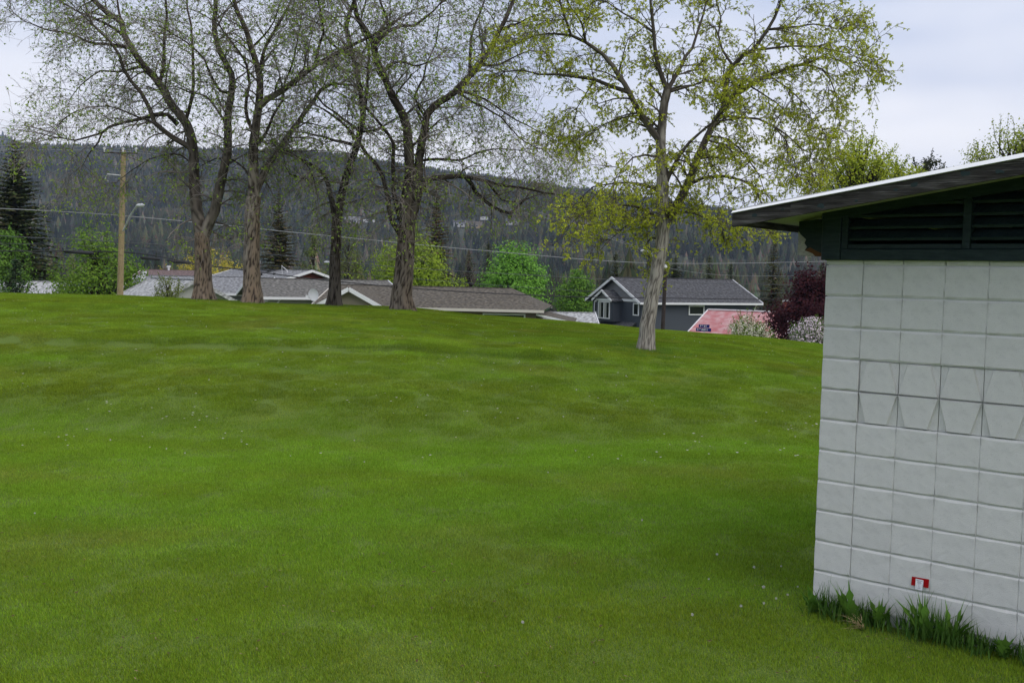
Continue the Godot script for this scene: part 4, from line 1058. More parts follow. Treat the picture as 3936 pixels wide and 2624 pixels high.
	window(h, Vector3(-4.202, wh - 0.72, 1.1), Vector3.LEFT, 2.1, 0.9, M.trim, 2)
	dp = MB.new()
	dp.tube(PackedVector3Array([Vector3(-3.5, wh - 0.1, 4.32), Vector3(-3.7, wh - 0.55, 3.78), Vector3(-3.7, 0.1, 3.78)]), PackedFloat32Array([0.05, 0.05, 0.05]), 6, Color.WHITE, Color.WHITE)
	put("downspout", dp, M.trim, h)
	vent(h, Vector3(1.6, wh + 0.35, 2.3), 0.3, false)
	# house with the red gable
	var rm := {"wall": M.siding_grey, "gable": M.siding_red, "roof": M.roof_grey, "trim": M.trim}
	h = house("red_gabled_house", "grey roofed house with red boarded gable and white barge boards", Vector3(-19.23, 1.06, -78.00), 1, 1, deg_to_rad(-38), 9.0, 8.0, -5.0, 1.05, 0.6, rm)
	wh = h.get_meta("wall_h")
	vent(h, Vector3(-1.2, wh + 0.95, 0.5), 0.95)
	vent(h, Vector3(1.0, wh + 0.55, 1.9), 0.3, false)
	vent(h, Vector3(2.3, wh + 0.6, 1.6), 0.3, false)
	for q in 3:
		var bd := MB.new()
		bd.box(Vector3(4.502, wh + 0.22 * q + 0.05, -3.6 + 0.85 * q), Vector3(4.525, wh + 0.22 * q + 0.07, 3.6 - 0.85 * q))
		put("gable_batten", bd, M.siding_red, h)
	# long light grey roof behind the elm trunks
	var lm := {"wall": M.siding_gable, "roof": M.roof_grey, "trim": M.trim}
	h = house("grey_roofed_house", "low house with long light grey shingle roof and two capped vents", Vector3(-18.31, 0.49, -71.00), 1, 1, deg_to_rad(2), 9.2, 8.0, -4.4, 1.0, 0.45, lm)
	wh = h.get_meta("wall_h")
	vent(h, Vector3(-4.3, wh + 0.62, 1.0), 0.8)
	vent(h, Vector3(-4.0, wh + 0.32, 2.4), 0.8)
	window(h, Vector3(2.0, wh - 0.95, 4.002), Vector3.BACK, 1.4, 1.1, M.trim, 2)
	# roofs that only just show
	h = house("brown_roofed_house", "far house with a red brown roof below the yellow tree", Vector3(-33.27, 1.12, -104.00), 1, 1, deg_to_rad(3), 6.0, 7.0, -6.0, 0.75, 0.4, {"wall": M.siding_gable, "roof": M.roof_red_brown, "trim": M.trim_cream})
	vent(h, Vector3(-0.6, h.get_meta("wall_h") + 0.6, 0.2), 0.7)
	house("pale_roofed_house", "pale roof end beside the utility pole behind the lawn crest", Vector3(-18.05, 0.45, -50.00), 1, 1, deg_to_rad(-48), 5.0, 4.2, -2.9, 1.05, 0.3, {"wall": M.siding_grey, "roof": M.roof_pale, "trim": M.roof_pale})
	house("pale_roofed_house", "pale roof between the small spruce and the big green bush", Vector3(-28.24, 0.08, -62.00), 1, 1, deg_to_rad(4), 7.0, 6.0, -3.6, 0.95, 0.3, {"wall": M.siding_grey, "roof": M.roof_pale, "trim": M.roof_grey})
	house("white_roofed_shed", "low shed with white roof beside the dark grey house", Vector3(5.47, -1.19, -66.00), 1, 1, deg_to_rad(1), 3.6, 6.0, -3.8, 0.75, 0.3, {"wall": M.siding_grey, "roof": M.roof_pale, "trim": M.trim})
	# pink roof
	var pm := {"wall": M.siding_white, "roof": M.roof_pink, "trim": M.trim}
	h = house("pink_roofed_house", "house with faded pink red metal roof and brick chimney", Vector3(9.97, -1.10, -55.00), -1, 1, deg_to_rad(-30), 10.0, 7.6, -3.2, 1.35, 0.4, pm)
	wh = h.get_meta("wall_h")
	var rows := MB.new()
	for q in 26:
		var t := (q + 0.5) / 26.0
		var y := lerpf(wh - 0.02, wh + 1.47, t)
		var z := lerpf(4.2, 0.0, t)
		rows.bar(Vector3(-5.39, y + 0.008, z), Vector3(5.39, y + 0.008, z), 0.05, 0.022, Vector3(0, 1, 0.33))
	var ro := put("roof_ribs", rows, M.roof_pink, h)
	ro.set_meta("kind", "stuff")
	var rt := MB.new()
	rt.bar(Vector3(-5.4, wh + 1.50, 0), Vector3(5.4, wh + 1.50, 0), 0.3, 0.06, Vector3.UP)
	put("ridge_flashing", rt, M.trim, h)
	var ck := MB.new()
	ck.box(Vector3(-1.3, wh + 0.9, -1.6), Vector3(-0.75, wh + 2.05, -1.05))
	var co := put("chimney", ck, M.brick, h)
	part("chimney_cap", slab(Vector3(-1.36, wh + 2.051, -1.66), Vector3(-0.69, wh + 2.14, -0.99), M.concrete), co)
	vent(h, Vector3(-0.4, wh + 0.55, 2.6), 0.45, false)

func make_hill_houses() -> void:
	var w := {"wall": M.siding_white, "roof": M.roof_grey, "trim": M.trim}
	var g := {"wall": M.siding_white, "roof": M.roof_dark, "trim": M.trim}
	var t := {"wall": M.siding_tan, "roof": M.roof_brown, "trim": M.trim_cream}
	var list := [
		["white hillside house with pale grey roof above the valley forest", Vector3(-133.47, 43.47, -790.00), 11.0, 8.0, 3.6, w],
		["small white hillside house with dark roof among fir trees", Vector3(-48.16, 42.97, -800.00), 8.5, 7.0, 3.4, g],
		["tan hillside house with long brown roof in the forest", Vector3(-37.58, 41.63, -790.00), 12.0, 7.0, 3.2, t],
		["low white hillside house half hidden behind elm twigs", Vector3(-5.80, 45.47, -805.00), 9.0, 7.0, 3.0, g],
		["white hillside cottage low behind the ash leaves", Vector3(54.43, 44.67, -800.00), 8.0, 7.0, 3.0, w]]
	for a in list:
		var e: Vector3 = a[1]
		var h := house("hillside_house", a[0], e + Vector3(0, 0, 0), -1, 1, deg_to_rad(8), a[2], a[3], e.y - a[4], 2.4, 0.5, a[5], 0.0, 0.0, "houses on the far hillside")
		window(h, Vector3(-1.8, a[4] * 0.55, a[3] * 0.5 + 0.002), Vector3.BACK, 1.8, 1.3, M.trim)
		window(h, Vector3(2.0, a[4] * 0.55, a[3] * 0.5 + 0.002), Vector3.BACK, 1.8, 1.3, M.trim)
	for a in [["white travel trailer parked beside the pale roofed hillside house", Vector3(-114.54, 40.43, -790.00), 10.0], ["short white travel trailer parked above the tan hillside house", Vector3(-24.55, 45.47, -812.00), 6.5]]:
		var p: Vector3 = a[1]
		var o := base("travel_trailer", p, a[0], "trailer", "trailers on the hillside", 0.15)
		var l: float = a[2]
		var mb := MB.new()
		mb.prism(PackedVector3Array([Vector3(-l * 0.5, 0.7, 1.2), Vector3(l * 0.5 - 0.8, 0.7, 1.2), Vector3(l * 0.5, 1.6, 1.2), Vector3(l * 0.5 - 0.5, 3.2, 1.2), Vector3(-l * 0.5 + 0.3, 3.2, 1.2), Vector3(-l * 0.5, 2.9, 1.2)]), Vector3(0, 0, -2.4))
		put("body", mb, M.siding_white, o)
		window(o, Vector3(-l * 0.15, 2.1, 1.202), Vector3.BACK, 1.6, 0.9, M.trim)
		for x in [-0.6, 0.6]:
			var wl := MB.new()
			wl.tube(PackedVector3Array([Vector3(x, 0.4, 1.2), Vector3(x, 0.4, 0.9)]), PackedFloat32Array([0.4, 0.4]), 12, Color.WHITE, Color.WHITE, true)
			put("wheel", wl, M.dark, o)

# ---- trees ---------------------------------------------------------------------------------------------------------------

func limb_curve(a: Array) -> Array:
	# smooth a limb given as x, y, z, radius in turn: returns [points, radii]
	var p := PackedVector3Array()
	var r := PackedFloat32Array()
	var m := a.size() / 4
	for k in m - 1:
		var q := []
		for o in [-1, 0, 1, 2]:
			var kk: int = clampi(k + o, 0, m - 1)
			q.append(Vector3(a[kk * 4], a[kk * 4 + 1], a[kk * 4 + 2]))
		var len: float = q[1].distance_to(q[2])
		var n: int = clampi(int(len / 0.22), 1, 6)
		for s in n:
			var t := float(s) / n
			p.append(q[1].cubic_interpolate(q[2], q[0], q[3], t) + rv() * 0.012)
			r.append(lerpf(a[k * 4 + 3], a[(k + 1) * 4 + 3], t))
	p.append(Vector3(a[(m - 1) * 4], a[(m - 1) * 4 + 1], a[(m - 1) * 4 + 2]))
	r.append(a[(m - 1) * 4 + 3])
	return [p, r]

func furrowed_trunk(p: PackedVector3Array, r: PackedFloat32Array, flare: float, cols: Array) -> MB:
	# a trunk whose bark stands in long vertical plates
	var mb := MB.new()
	var sides := 56
	var pts := PackedVector3Array()
	var rad := PackedFloat32Array()
	for k in p.size() - 1:
		var n := maxi(1, int(p[k].distance_to(p[k + 1]) / 0.06))
		for s in n:
			pts.append(p[k].lerp(p[k + 1], float(s) / n)); rad.append(lerpf(r[k], r[k + 1], float(s) / n))
	pts.append(p[p.size() - 1]); rad.append(r[r.size() - 1])
	var m := pts.size()
	var nz: FastNoiseLite = M.ridges
	var off := rng.randf_range(0, 500)
	for k in m:
		var foot := pts[k].y + 0.05
		for s in sides:
			var a := TAU * s / sides
			var wob := nz.get_noise_3d(cos(a) * 90.0 * rad[0] / 0.25 + off, pts[k].y * 60.0, sin(a) * 90.0 * rad[0] / 0.25)
			var plate := smoothstep(0.03, 0.26, absf(wob))
			var rr := rad[k] * (0.92 + 0.10 * plate) + flare * exp(-foot * 4.5) * (0.55 + 0.45 * sin(a * 5.0 + off))
			mb.v.append(pts[k] + Vector3(cos(a) * rr, 0, sin(a) * rr))
			var t := plate
			var big := nz.get_noise_3d(cos(a) * 8.0 + off, pts[k].y * 7.0, sin(a) * 8.0)
			var col: Color = cols[0].lerp(cols[1], t)
			col = col.lerp(cols[2], clampf(big * 1.1, 0.0, 0.7) * plate)
			mb.c.append(col)
			mb.n.append(Vector3.ZERO)
	for k in m - 1:
		for s in sides:
			var a := k * sides + s
			var b := k * sides + (s + 1) % sides
			mb.i.append(a); mb.i.append(b); mb.i.append(a + sides); mb.i.append(b); mb.i.append(b + sides); mb.i.append(a + sides)
			var nn := (mb.v[a + sides] - mb.v[a]).cross(mb.v[b] - mb.v[a])
			mb.n[a] += nn; mb.n[b] += nn; mb.n[a + sides] += nn; mb.n[b + sides] += nn
	for k in mb.n.size():
		mb.n[k] = mb.n[k].normalized()
	return mb

func bark_tube(p: PackedVector3Array, r: PackedFloat32Array, c0: Color, c1: Color, old0: Color, old1: Color) -> MB:
	# a thick limb with broken, ridged bark
	var mb := MB.new()
	var pts := PackedVector3Array()
	var rad := PackedFloat32Array()
	for k in p.size() - 1:
		var n := maxi(1, int(p[k].distance_to(p[k + 1]) / 0.09))
		for s in n:
			pts.append(p[k].lerp(p[k + 1], float(s) / n)); rad.append(lerpf(r[k], r[k + 1], float(s) / n))
	pts.append(p[p.size() - 1]); rad.append(r[r.size() - 1])
	var sides := 18
	var m := pts.size()
	var nz: FastNoiseLite = M.ridges
	var u := Vector3(0.3, 0.1, 0.95)
	var start := rng.randf() * 300.0
	var run := start
	for k in m:
		var t := (pts[mini(k + 1, m - 1)] - pts[maxi(k - 1, 0)]).normalized()
		u = (u - t * u.dot(t)).normalized()
		var w := t.cross(u)
		if k > 0: run += pts[k].distance_to(pts[k - 1])
		for s in sides:
			var a := TAU * s / sides
			var d := u * cos(a) + w * sin(a)
			var plate := smoothstep(0.02, 0.24, absf(nz.get_noise_3d(cos(a) * 70.0, run * 60.0, sin(a) * 70.0)))
			var patch := nz.get_noise_3d(cos(a) * 15.0 + 60.0, run * 25.0, sin(a) * 15.0)
			mb.v.append(pts[k] + d * rad[k] * (0.92 + 0.1 * plate)); mb.n.append(d)
			# old plated bark gives way to the smoother dark bark of the limb in ragged patches
			var young := smoothstep(0.4, 1.5, run - start + patch * 1.6 + 0.25)
			if r[0] < 0.1: young = 1.0
			var f := clampf(plate * 0.8 + patch * 0.9 - 0.1, 0.0, 1.0)
			mb.c.append(old0.lerp(old1, plate).lerp(c0.lerp(c1, f), young))
	for k in m - 1:
		for s in sides:
			var a := k * sides + s
			var b := k * sides + (s + 1) % sides
			mb.i.append(a); mb.i.append(a + sides); mb.i.append(b); mb.i.append(b); mb.i.append(a + sides); mb.i.append(b + sides)
	return mb

class Grow:
	var wood: MB
	var twigs: MB
	var leaves: MB
	var leaf_a: Color
	var leaf_b: Color
	var twig_a: Color
	var twig_b: Color
	var droop := 0.1
	var lift := 0.3
	var leaf_l := 0.06
	var leaf_w := 0.035
	var leaf_n := 2
	var leaf_share := 0.6
	var hang := 0.2
	var lens := [1.6, 0.75, 0.34]
	var kids := [7, 5]
	var fine := 0.006
	var sparse := 0.3

func sprout(g: Grow, p0: Vector3, dir: Vector3, length: float, r0: float, level: int) -> void:
	var n := [6, 4, 3][level] as int
	var step := length / n
	var p := PackedVector3Array([p0])
	var r := PackedFloat32Array([r0])
	var d := dir.normalized()
	var q := p0
	var dirs := [d]
	for k in n:
		var f := float(k + 1) / n
		d = (d + rv() * (0.22 if level < 2 else 0.3) + Vector3.UP * (g.lift * 0.16 * (1.0 - f) - g.droop * (0.12 + 0.3 * f)) ).normalized()
		q += d * step
		p.append(q)
		r.append(lerpf(r0, maxf(g.fine * 0.7, r0 * 0.28), f))
		dirs.append(d)
	var col: Color = mixc(g.twig_a, g.twig_b, 0.15)
	if level == 0:
		g.wood.tube(p, r, 5, g.twig_a, col)
	else:
		g.twigs.tube(p, r, 3, col, col)
	if level < 2:
		var kids: int = g.kids[level]
		for k in kids:
			var t := lerpf(0.18, 1.0, (k + rng.randf()) / kids)
			var idx := clampi(int(t * n), 1, n)
			var at := p[idx - 1].lerp(p[idx], clampf(t * n - idx + 1, 0, 1))
			var side: Vector3 = dirs[idx].cross(rv()).normalized()
			var nd: Vector3 = dirs[idx] * rng.randf_range(0.35, 0.9) + side * rng.randf_range(0.5, 1.0)
			sprout(g, at, nd, g.lens[level + 1] * rng.randf_range(0.55, 1.25), maxf(g.fine, r[idx] * 0.55), level + 1)
	if level >= 1:
		for k in range(1, n + 1):
			if rng.randf() > g.leaf_share: continue
			var many := g.leaf_n if k >= n - 1 else (1 if rng.randf() < g.sparse else 0)
			for z in many:
				var ld: Vector3 = (dirs[k] * 0.4 + rv() * 0.9 + Vector3.DOWN * g.hang).normalized()
				g.leaves.leaf(p[k] + rv() * 0.01, ld, (rv() + Vector3.UP * 0.8).normalized(), g.leaf_l * rng.randf_range(0.6, 1.3), g.leaf_w * rng.randf_range(0.7, 1.2), mixc(g.leaf_a, g.leaf_b, 0.18))

func old_tree(called: String, label: String, at: Vector3, limbs: Array, g: Grow, spacing: float, cols: Array, flare: float, group: String, shoots := 0, low_y := 0.0) -> Node3D:
	var o := base(called, at, label, "tree", group)
	g.wood = MB.new(); g.twigs = MB.new(); g.leaves = MB.new()
	var centre := Vector3(0, 5.5, 0)
	var trunk_top := 0.0
	for k in limbs.size():
		var cr := limb_curve(limbs[k])
		var p: PackedVector3Array = cr[0]
		var r: PackedFloat32Array = cr[1]
		if k == 0:
			put("trunk", furrowed_trunk(p, r, flare, cols), M.bark, o)
			trunk_top = p[p.size() - 1].y
			# short shoots on the upper trunk
			for s in shoots:
				var t := rng.randf_range(0.55, 1.0)
				var q := p[int(t * (p.size() - 1))]
				var a := rng.randf() * TAU
				sprout(g, q + Vector3(cos(a), 0, sin(a)) * r[r.size() - 1] * 0.9, Vector3(cos(a), rng.randf_range(-0.3, 0.7), sin(a)), rng.randf_range(0.3, 0.8), 0.008, 1)
			continue
		var mb := MB.new()
		if r[0] > 0.07:
			mb = bark_tube(p, r, cols[3] * 0.6, cols[3].lerp(cols[1], clampf(r[0] * 3.0, 0.0, 0.45)), cols[0], cols[1])
		else:
			mb.tube(p, r, 7, cols[3], cols[3])
		put("limb", mb, M.bark, o)
		var acc := rng.randf() * spacing
		for i in range(1, p.size()):
			acc += p[i].distance_to(p[i - 1])
			while acc > spacing:
				acc -= spacing
				if p[i].y < low_y - 0.75: continue
				var t := (p[i] - p[i - 1]).normalized()
				var side := t.cross(rv()).normalized()
				var out := (p[i] - centre); out.y *= 0.4
				var nd := side + t * rng.randf_range(0.2, 0.7) + out.normalized() * 0.35 + Vector3.UP * g.lift * 0.5
				var f := float(i) / p.size()
				sprout(g, p[i], nd, g.lens[0] * rng.randf_range(0.5, 1.2) * (0.75 + 0.35 * f) * (0.5 if p[i].y < low_y else 1.0), clampf(r[i] * 0.4, 0.01, 0.03), 0)
		# the limb runs out into twigs
		var e := p.size() - 1
		for s in 3:
			sprout(g, p[e], (p[e] - p[e - 1]).normalized() + rv() * 0.5, g.lens[0] * rng.randf_range(0.6, 1.1), minf(r[e], 0.02), 0)
	put("branches", g.wood, M.bark, o).set_meta("kind", "stuff")
	put("twigs", g.twigs, M.bark, o).set_meta("kind", "stuff")
	put("leaves", g.leaves, M.leaf, o).set_meta("kind", "stuff")
	return o

func make_old_trees() -> void:
	var bark := [Color(0.04, 0.031, 0.024), Color(0.27, 0.235, 0.195), Color(0.25, 0.17, 0.105), Color(0.052, 0.043, 0.034)]
	var specs := [
		["thick leaning elm forking low just above its split bark trunk", BASE_ELM_A, LIMBS_ELM_A, 0.31, 1.0],
		["stout elm with reddish furrowed trunk next to the forked leaning elm", BASE_ELM_B, LIMBS_ELM_B, 0.30, 1.0],
		["slender dark elm whose thin trunk splits into two stems", BASE_ELM_C, LIMBS_ELM_C, 0.30, 0.4],
		["broad elm with grey plated trunk in front of the brown roof", BASE_ELM_D, LIMBS_ELM_D, 0.29, 0.6]]
	for k in 4:
		var g := Grow.new()
		g.leaf_a = Color(0.22, 0.35, 0.045); g.leaf_b = Color(0.36, 0.47, 0.085)
		g.twig_a = Color(0.10, 0.087, 0.075); g.twig_b = Color(0.37, 0.325, 0.295)
		g.droop = 0.35; g.lift = 0.25
		g.leaf_l = 0.06; g.leaf_w = 0.04; g.leaf_n = 4; g.leaf_share = 0.30; g.fine = 0.0042; g.sparse = 0.15
		g.lens = [1.5, 0.85, 0.45]; g.kids = [7, 5]
		var a: Array = specs[k]
		var at: Vector3 = a[1]
		at.y = height(at.x, at.z) - 0.02
		old_tree("elm_tree", a[0], at, a[2], g, a[3], [bark[0] * a[4], bark[1] * a[4], bark[2] * a[4], bark[3] * (0.5 + 0.5 * a[4])], 0.16, "old elms along the crest of the lawn", 26)
	var g2 := Grow.new()
	g2.leaf_a = Color(0.40, 0.47, 0.035); g2.leaf_b = Color(0.60, 0.62, 0.08)
	g2.twig_a = Color(0.08, 0.07, 0.058); g2.twig_b = Color(0.16, 0.135, 0.10)
	g2.droop = 0.36; g2.lift = 0.5; g2.hang = 0.55
	g2.leaf_l = 0.052; g2.leaf_w = 0.021; g2.leaf_n = 8; g2.leaf_share = 0.8; g2.sparse = 0.35
	g2.lens = [0.95, 0.42, 0.2]; g2.kids = [6, 4]; g2.fine = 0.005
	var abark := [Color(0.10, 0.088, 0.075), Color(0.36, 0.33, 0.29), Color(0.44, 0.41, 0.37), Color(0.085, 0.072, 0.06)]
	var at2 := BASE_ASH
	at2.y = height(at2.x, at2.z) - 0.02
	old_tree("ash_tree", "leaning ash with yellow green spring leaves standing alone on the bank", at2, LIMBS_ASH, g2, 0.24, abark, 0.08, "", 40, 3.1)

func leafy(called: String, label: String, category: String, px: Vector3, tall: float, wide: float, leaf: float, count: int, ca: Color, cb: Color, group := "", round_ := 0.5, cc := Color(0, 0, 0), share := 0.0, low := 0.12) -> Node3D:
	# a bushy tree: clumps of leaves through an uneven crown. px is the crown's top; tall reaches from there to the ground
	var at := px - Vector3(0, tall, 0)
	var o := base(called, at, label, category, group)
	var wood := MB.new()
	var tr := clampf(tall * 0.022, 0.04, 0.22)
	wood.tube(PackedVector3Array([Vector3(0, -0.2, 0), Vector3(0.05, tall * 0.3, 0), Vector3(-0.04, tall * 0.6, 0.05), Vector3(0, tall * 0.85, 0)]), PackedFloat32Array([tr, tr * 0.8, tr * 0.5, tr * 0.2]), 8, Color(0.06, 0.05, 0.04), Color(0.05, 0.045, 0.035))
	var crown := MB.new()
	var blossom := MB.new()
	var y0 := tall * low
	var cy := (tall + y0) * 0.5
	var hy := (tall - y0) * 0.5
	var hw := wide * 0.5
	# clump centres, mostly near the outside
	var clumps := []
	var n := clampi(int(count / 55.0), 24, 150)
	while clumps.size() < n:
		var d := rv()
		if d.length() > 1.0 or d.length() < 0.05: continue
		var u := d.normalized() * pow(rng.randf(), 0.33)
		var taper := 1.0 - round_ * maxf(u.y, 0.0) - 0.25 * maxf(-u.y, 0.0)
		var bulge := 0.85 + 0.25 * sin(u.x * 5.0 + u.z * 4.0 + tall) * cos(u.y * 6.0)
		clumps.append(Vector3(u.x * hw * taper * bulge, cy + u.y * hy, u.z * hw * taper * bulge))
	var rc := pow(hw * hw * hy, 1.0 / 3.0) * 0.23
	for k in n:
		var c: Vector3 = clumps[k]
		var b := Vector3(0, maxf(tall * 0.15, c.y - absf(c.x) - tall * 0.1), 0)
		wood.tube(PackedVector3Array([b, b.lerp(c, 0.5) + rv() * 0.08 * hw, c]), PackedFloat32Array([tr * 0.35, tr * 0.2, tr * 0.06]), 3, Color(0.055, 0.047, 0.038), Color(0.06, 0.052, 0.04))
		var tone := rng.randf()
		if rng.randf() < 0.55 and c.y > cy * 0.8:
			# a shoot growing out of the clump
			var sd := ((c - Vector3(0, cy, 0)).normalized() * 0.7 + Vector3.UP * 0.8 + rv() * 0.4).normalized()
			var sl := rc * rng.randf_range(0.9, 2.0)
			wood.tube(PackedVector3Array([c, c + sd * sl]), PackedFloat32Array([0.012, 0.004]), 3, Color(0.07, 0.06, 0.045), Color(0.07, 0.06, 0.045))
			for z in 22:
				var sp := c + sd * sl * (z / 21.0) + rv() * rc * 0.16
				crown.leaf(sp, (sd + rv()).normalized(), rv().normalized(), leaf * rng.randf_range(0.5, 1.0), leaf * 0.5, ca.lerp(cb, rng.randf()))
		for z in int(count / n):
			var q := Vector3(rng.randfn(0, 0.55), rng.randfn(0, 0.45), rng.randfn(0, 0.55)) * rc
			var p := c + q
			if p.y > tall: p.y = tall - rng.randf() * 0.2
			if p.y < 0.05: p.y = 0.05 + rng.randf() * 0.3
			var nn := (q.normalized() * 0.7 + (p - Vector3(0, cy, 0)).normalized() * 0.5 + Vector3.UP * 0.5 + rv() * 0.6).normalized()
			var ld := nn.cross(rv()).normalized()
			var col := ca.lerp(cb, clampf(tone * 0.6 + rng.randf() * 0.5, 0.0, 1.0))
			if share > 0.0 and rng.randf() < share:
				blossom.leaf(p + nn * leaf * 0.5, ld, nn, leaf * 0.9, leaf * 0.8, Color(cc.r, cc.g, cc.b))
			else:
				crown.leaf(p, ld + Vector3.DOWN * 0.25, nn, leaf * rng.randf_range(0.7, 1.3), leaf * 0.62, col)
	put("trunk", wood, M.bark, o)
	put("crown", crown, M.leaf, o).set_meta("kind", "stuff")
	if share > 0.0:
		put("blossom", blossom, M.leaf_dull, o).set_meta("kind", "stuff")
	return o

func spruce(called: String, label: String, top: Vector3, tall: float, radius: float, ca: Color, cb: Color, thin := 1.0, group := "") -> Node3D:
	var at := top - Vector3(0, tall, 0)
	var o := base(called, at, label, "tree", group)
	var wood := MB.new()
	wood.tube(PackedVector3Array([Vector3(0, -0.2, 0), Vector3(0, tall * 0.5, 0), Vector3(0, tall, 0)]), PackedFloat32Array([tall * 0.016, tall * 0.009, 0.015]), 7, Color(0.05, 0.04, 0.03), Color(0.05, 0.04, 0.03))
	radius *= 1.45
	var crown := MB.new()
	var y := tall * 0.06
	while y < tall * 0.985:
		var f := y / tall
		var reach := radius * pow(1.0 - f, 0.85) + 0.12
		var n := int((10 + rng.randi() % 5) * thin)
		for k in n:
			var a := rng.randf() * TAU
			var l := reach * rng.randf_range(0.6, 1.15)
			var out := Vector3(cos(a), 0, sin(a))
			var side := Vector3(-sin(a), 0, cos(a))
			var rise := lerpf(-0.28, 0.55, f)
			var steps := clampi(int(l / 0.22), 2, 9)
			var col := mixc(ca, cb, 0.25)
			for s in steps:
				var t := (s + rng.randf()) / steps
				var p := Vector3(0, y, 0) + out * l * t + Vector3.UP * (rise * l * t - 0.25 * l * t * t)
				var sl := clampf(0.45 * (1.15 - t) * l * 0.6, 0.14, 0.55)
				for w in [-1.0, 1.0]:
					var d: Vector3 = (out * 0.55 + side * w * rng.randf_range(0.5, 1.0) + Vector3.DOWN * rng.randf_range(0.05, 0.6)).normalized()
					crown.leaf(p, d, (Vector3.UP + rv() * 0.5).normalized(), sl * 1.1, sl * 0.75, Color(col.r * rng.randf_range(0.8, 1.2), col.g * rng.randf_range(0.8, 1.2), col.b))
			crown.leaf(Vector3(0, y, 0) + out * l * 0.7 + Vector3.UP * (rise * l * 0.7 - 0.12 * l), (out + Vector3.UP * 0.1).normalized(), Vector3.UP, l * 0.4, l * 0.13, col)
		y += lerpf(0.34, 0.17, f) * clampf(tall / 12.0, 0.6, 1.3)
	crown.leaf(Vector3(0, tall - 0.5, 0), Vector3.UP, Vector3.BACK, 0.7, 0.12, mixc(ca, cb))
	put("trunk", wood, M.bark, o)
	put("crown", crown, M.leaf_dull, o).set_meta("kind", "stuff")
	return o

func down(p: Vector3) -> float:
	return p.y - height(p.x, p.z)

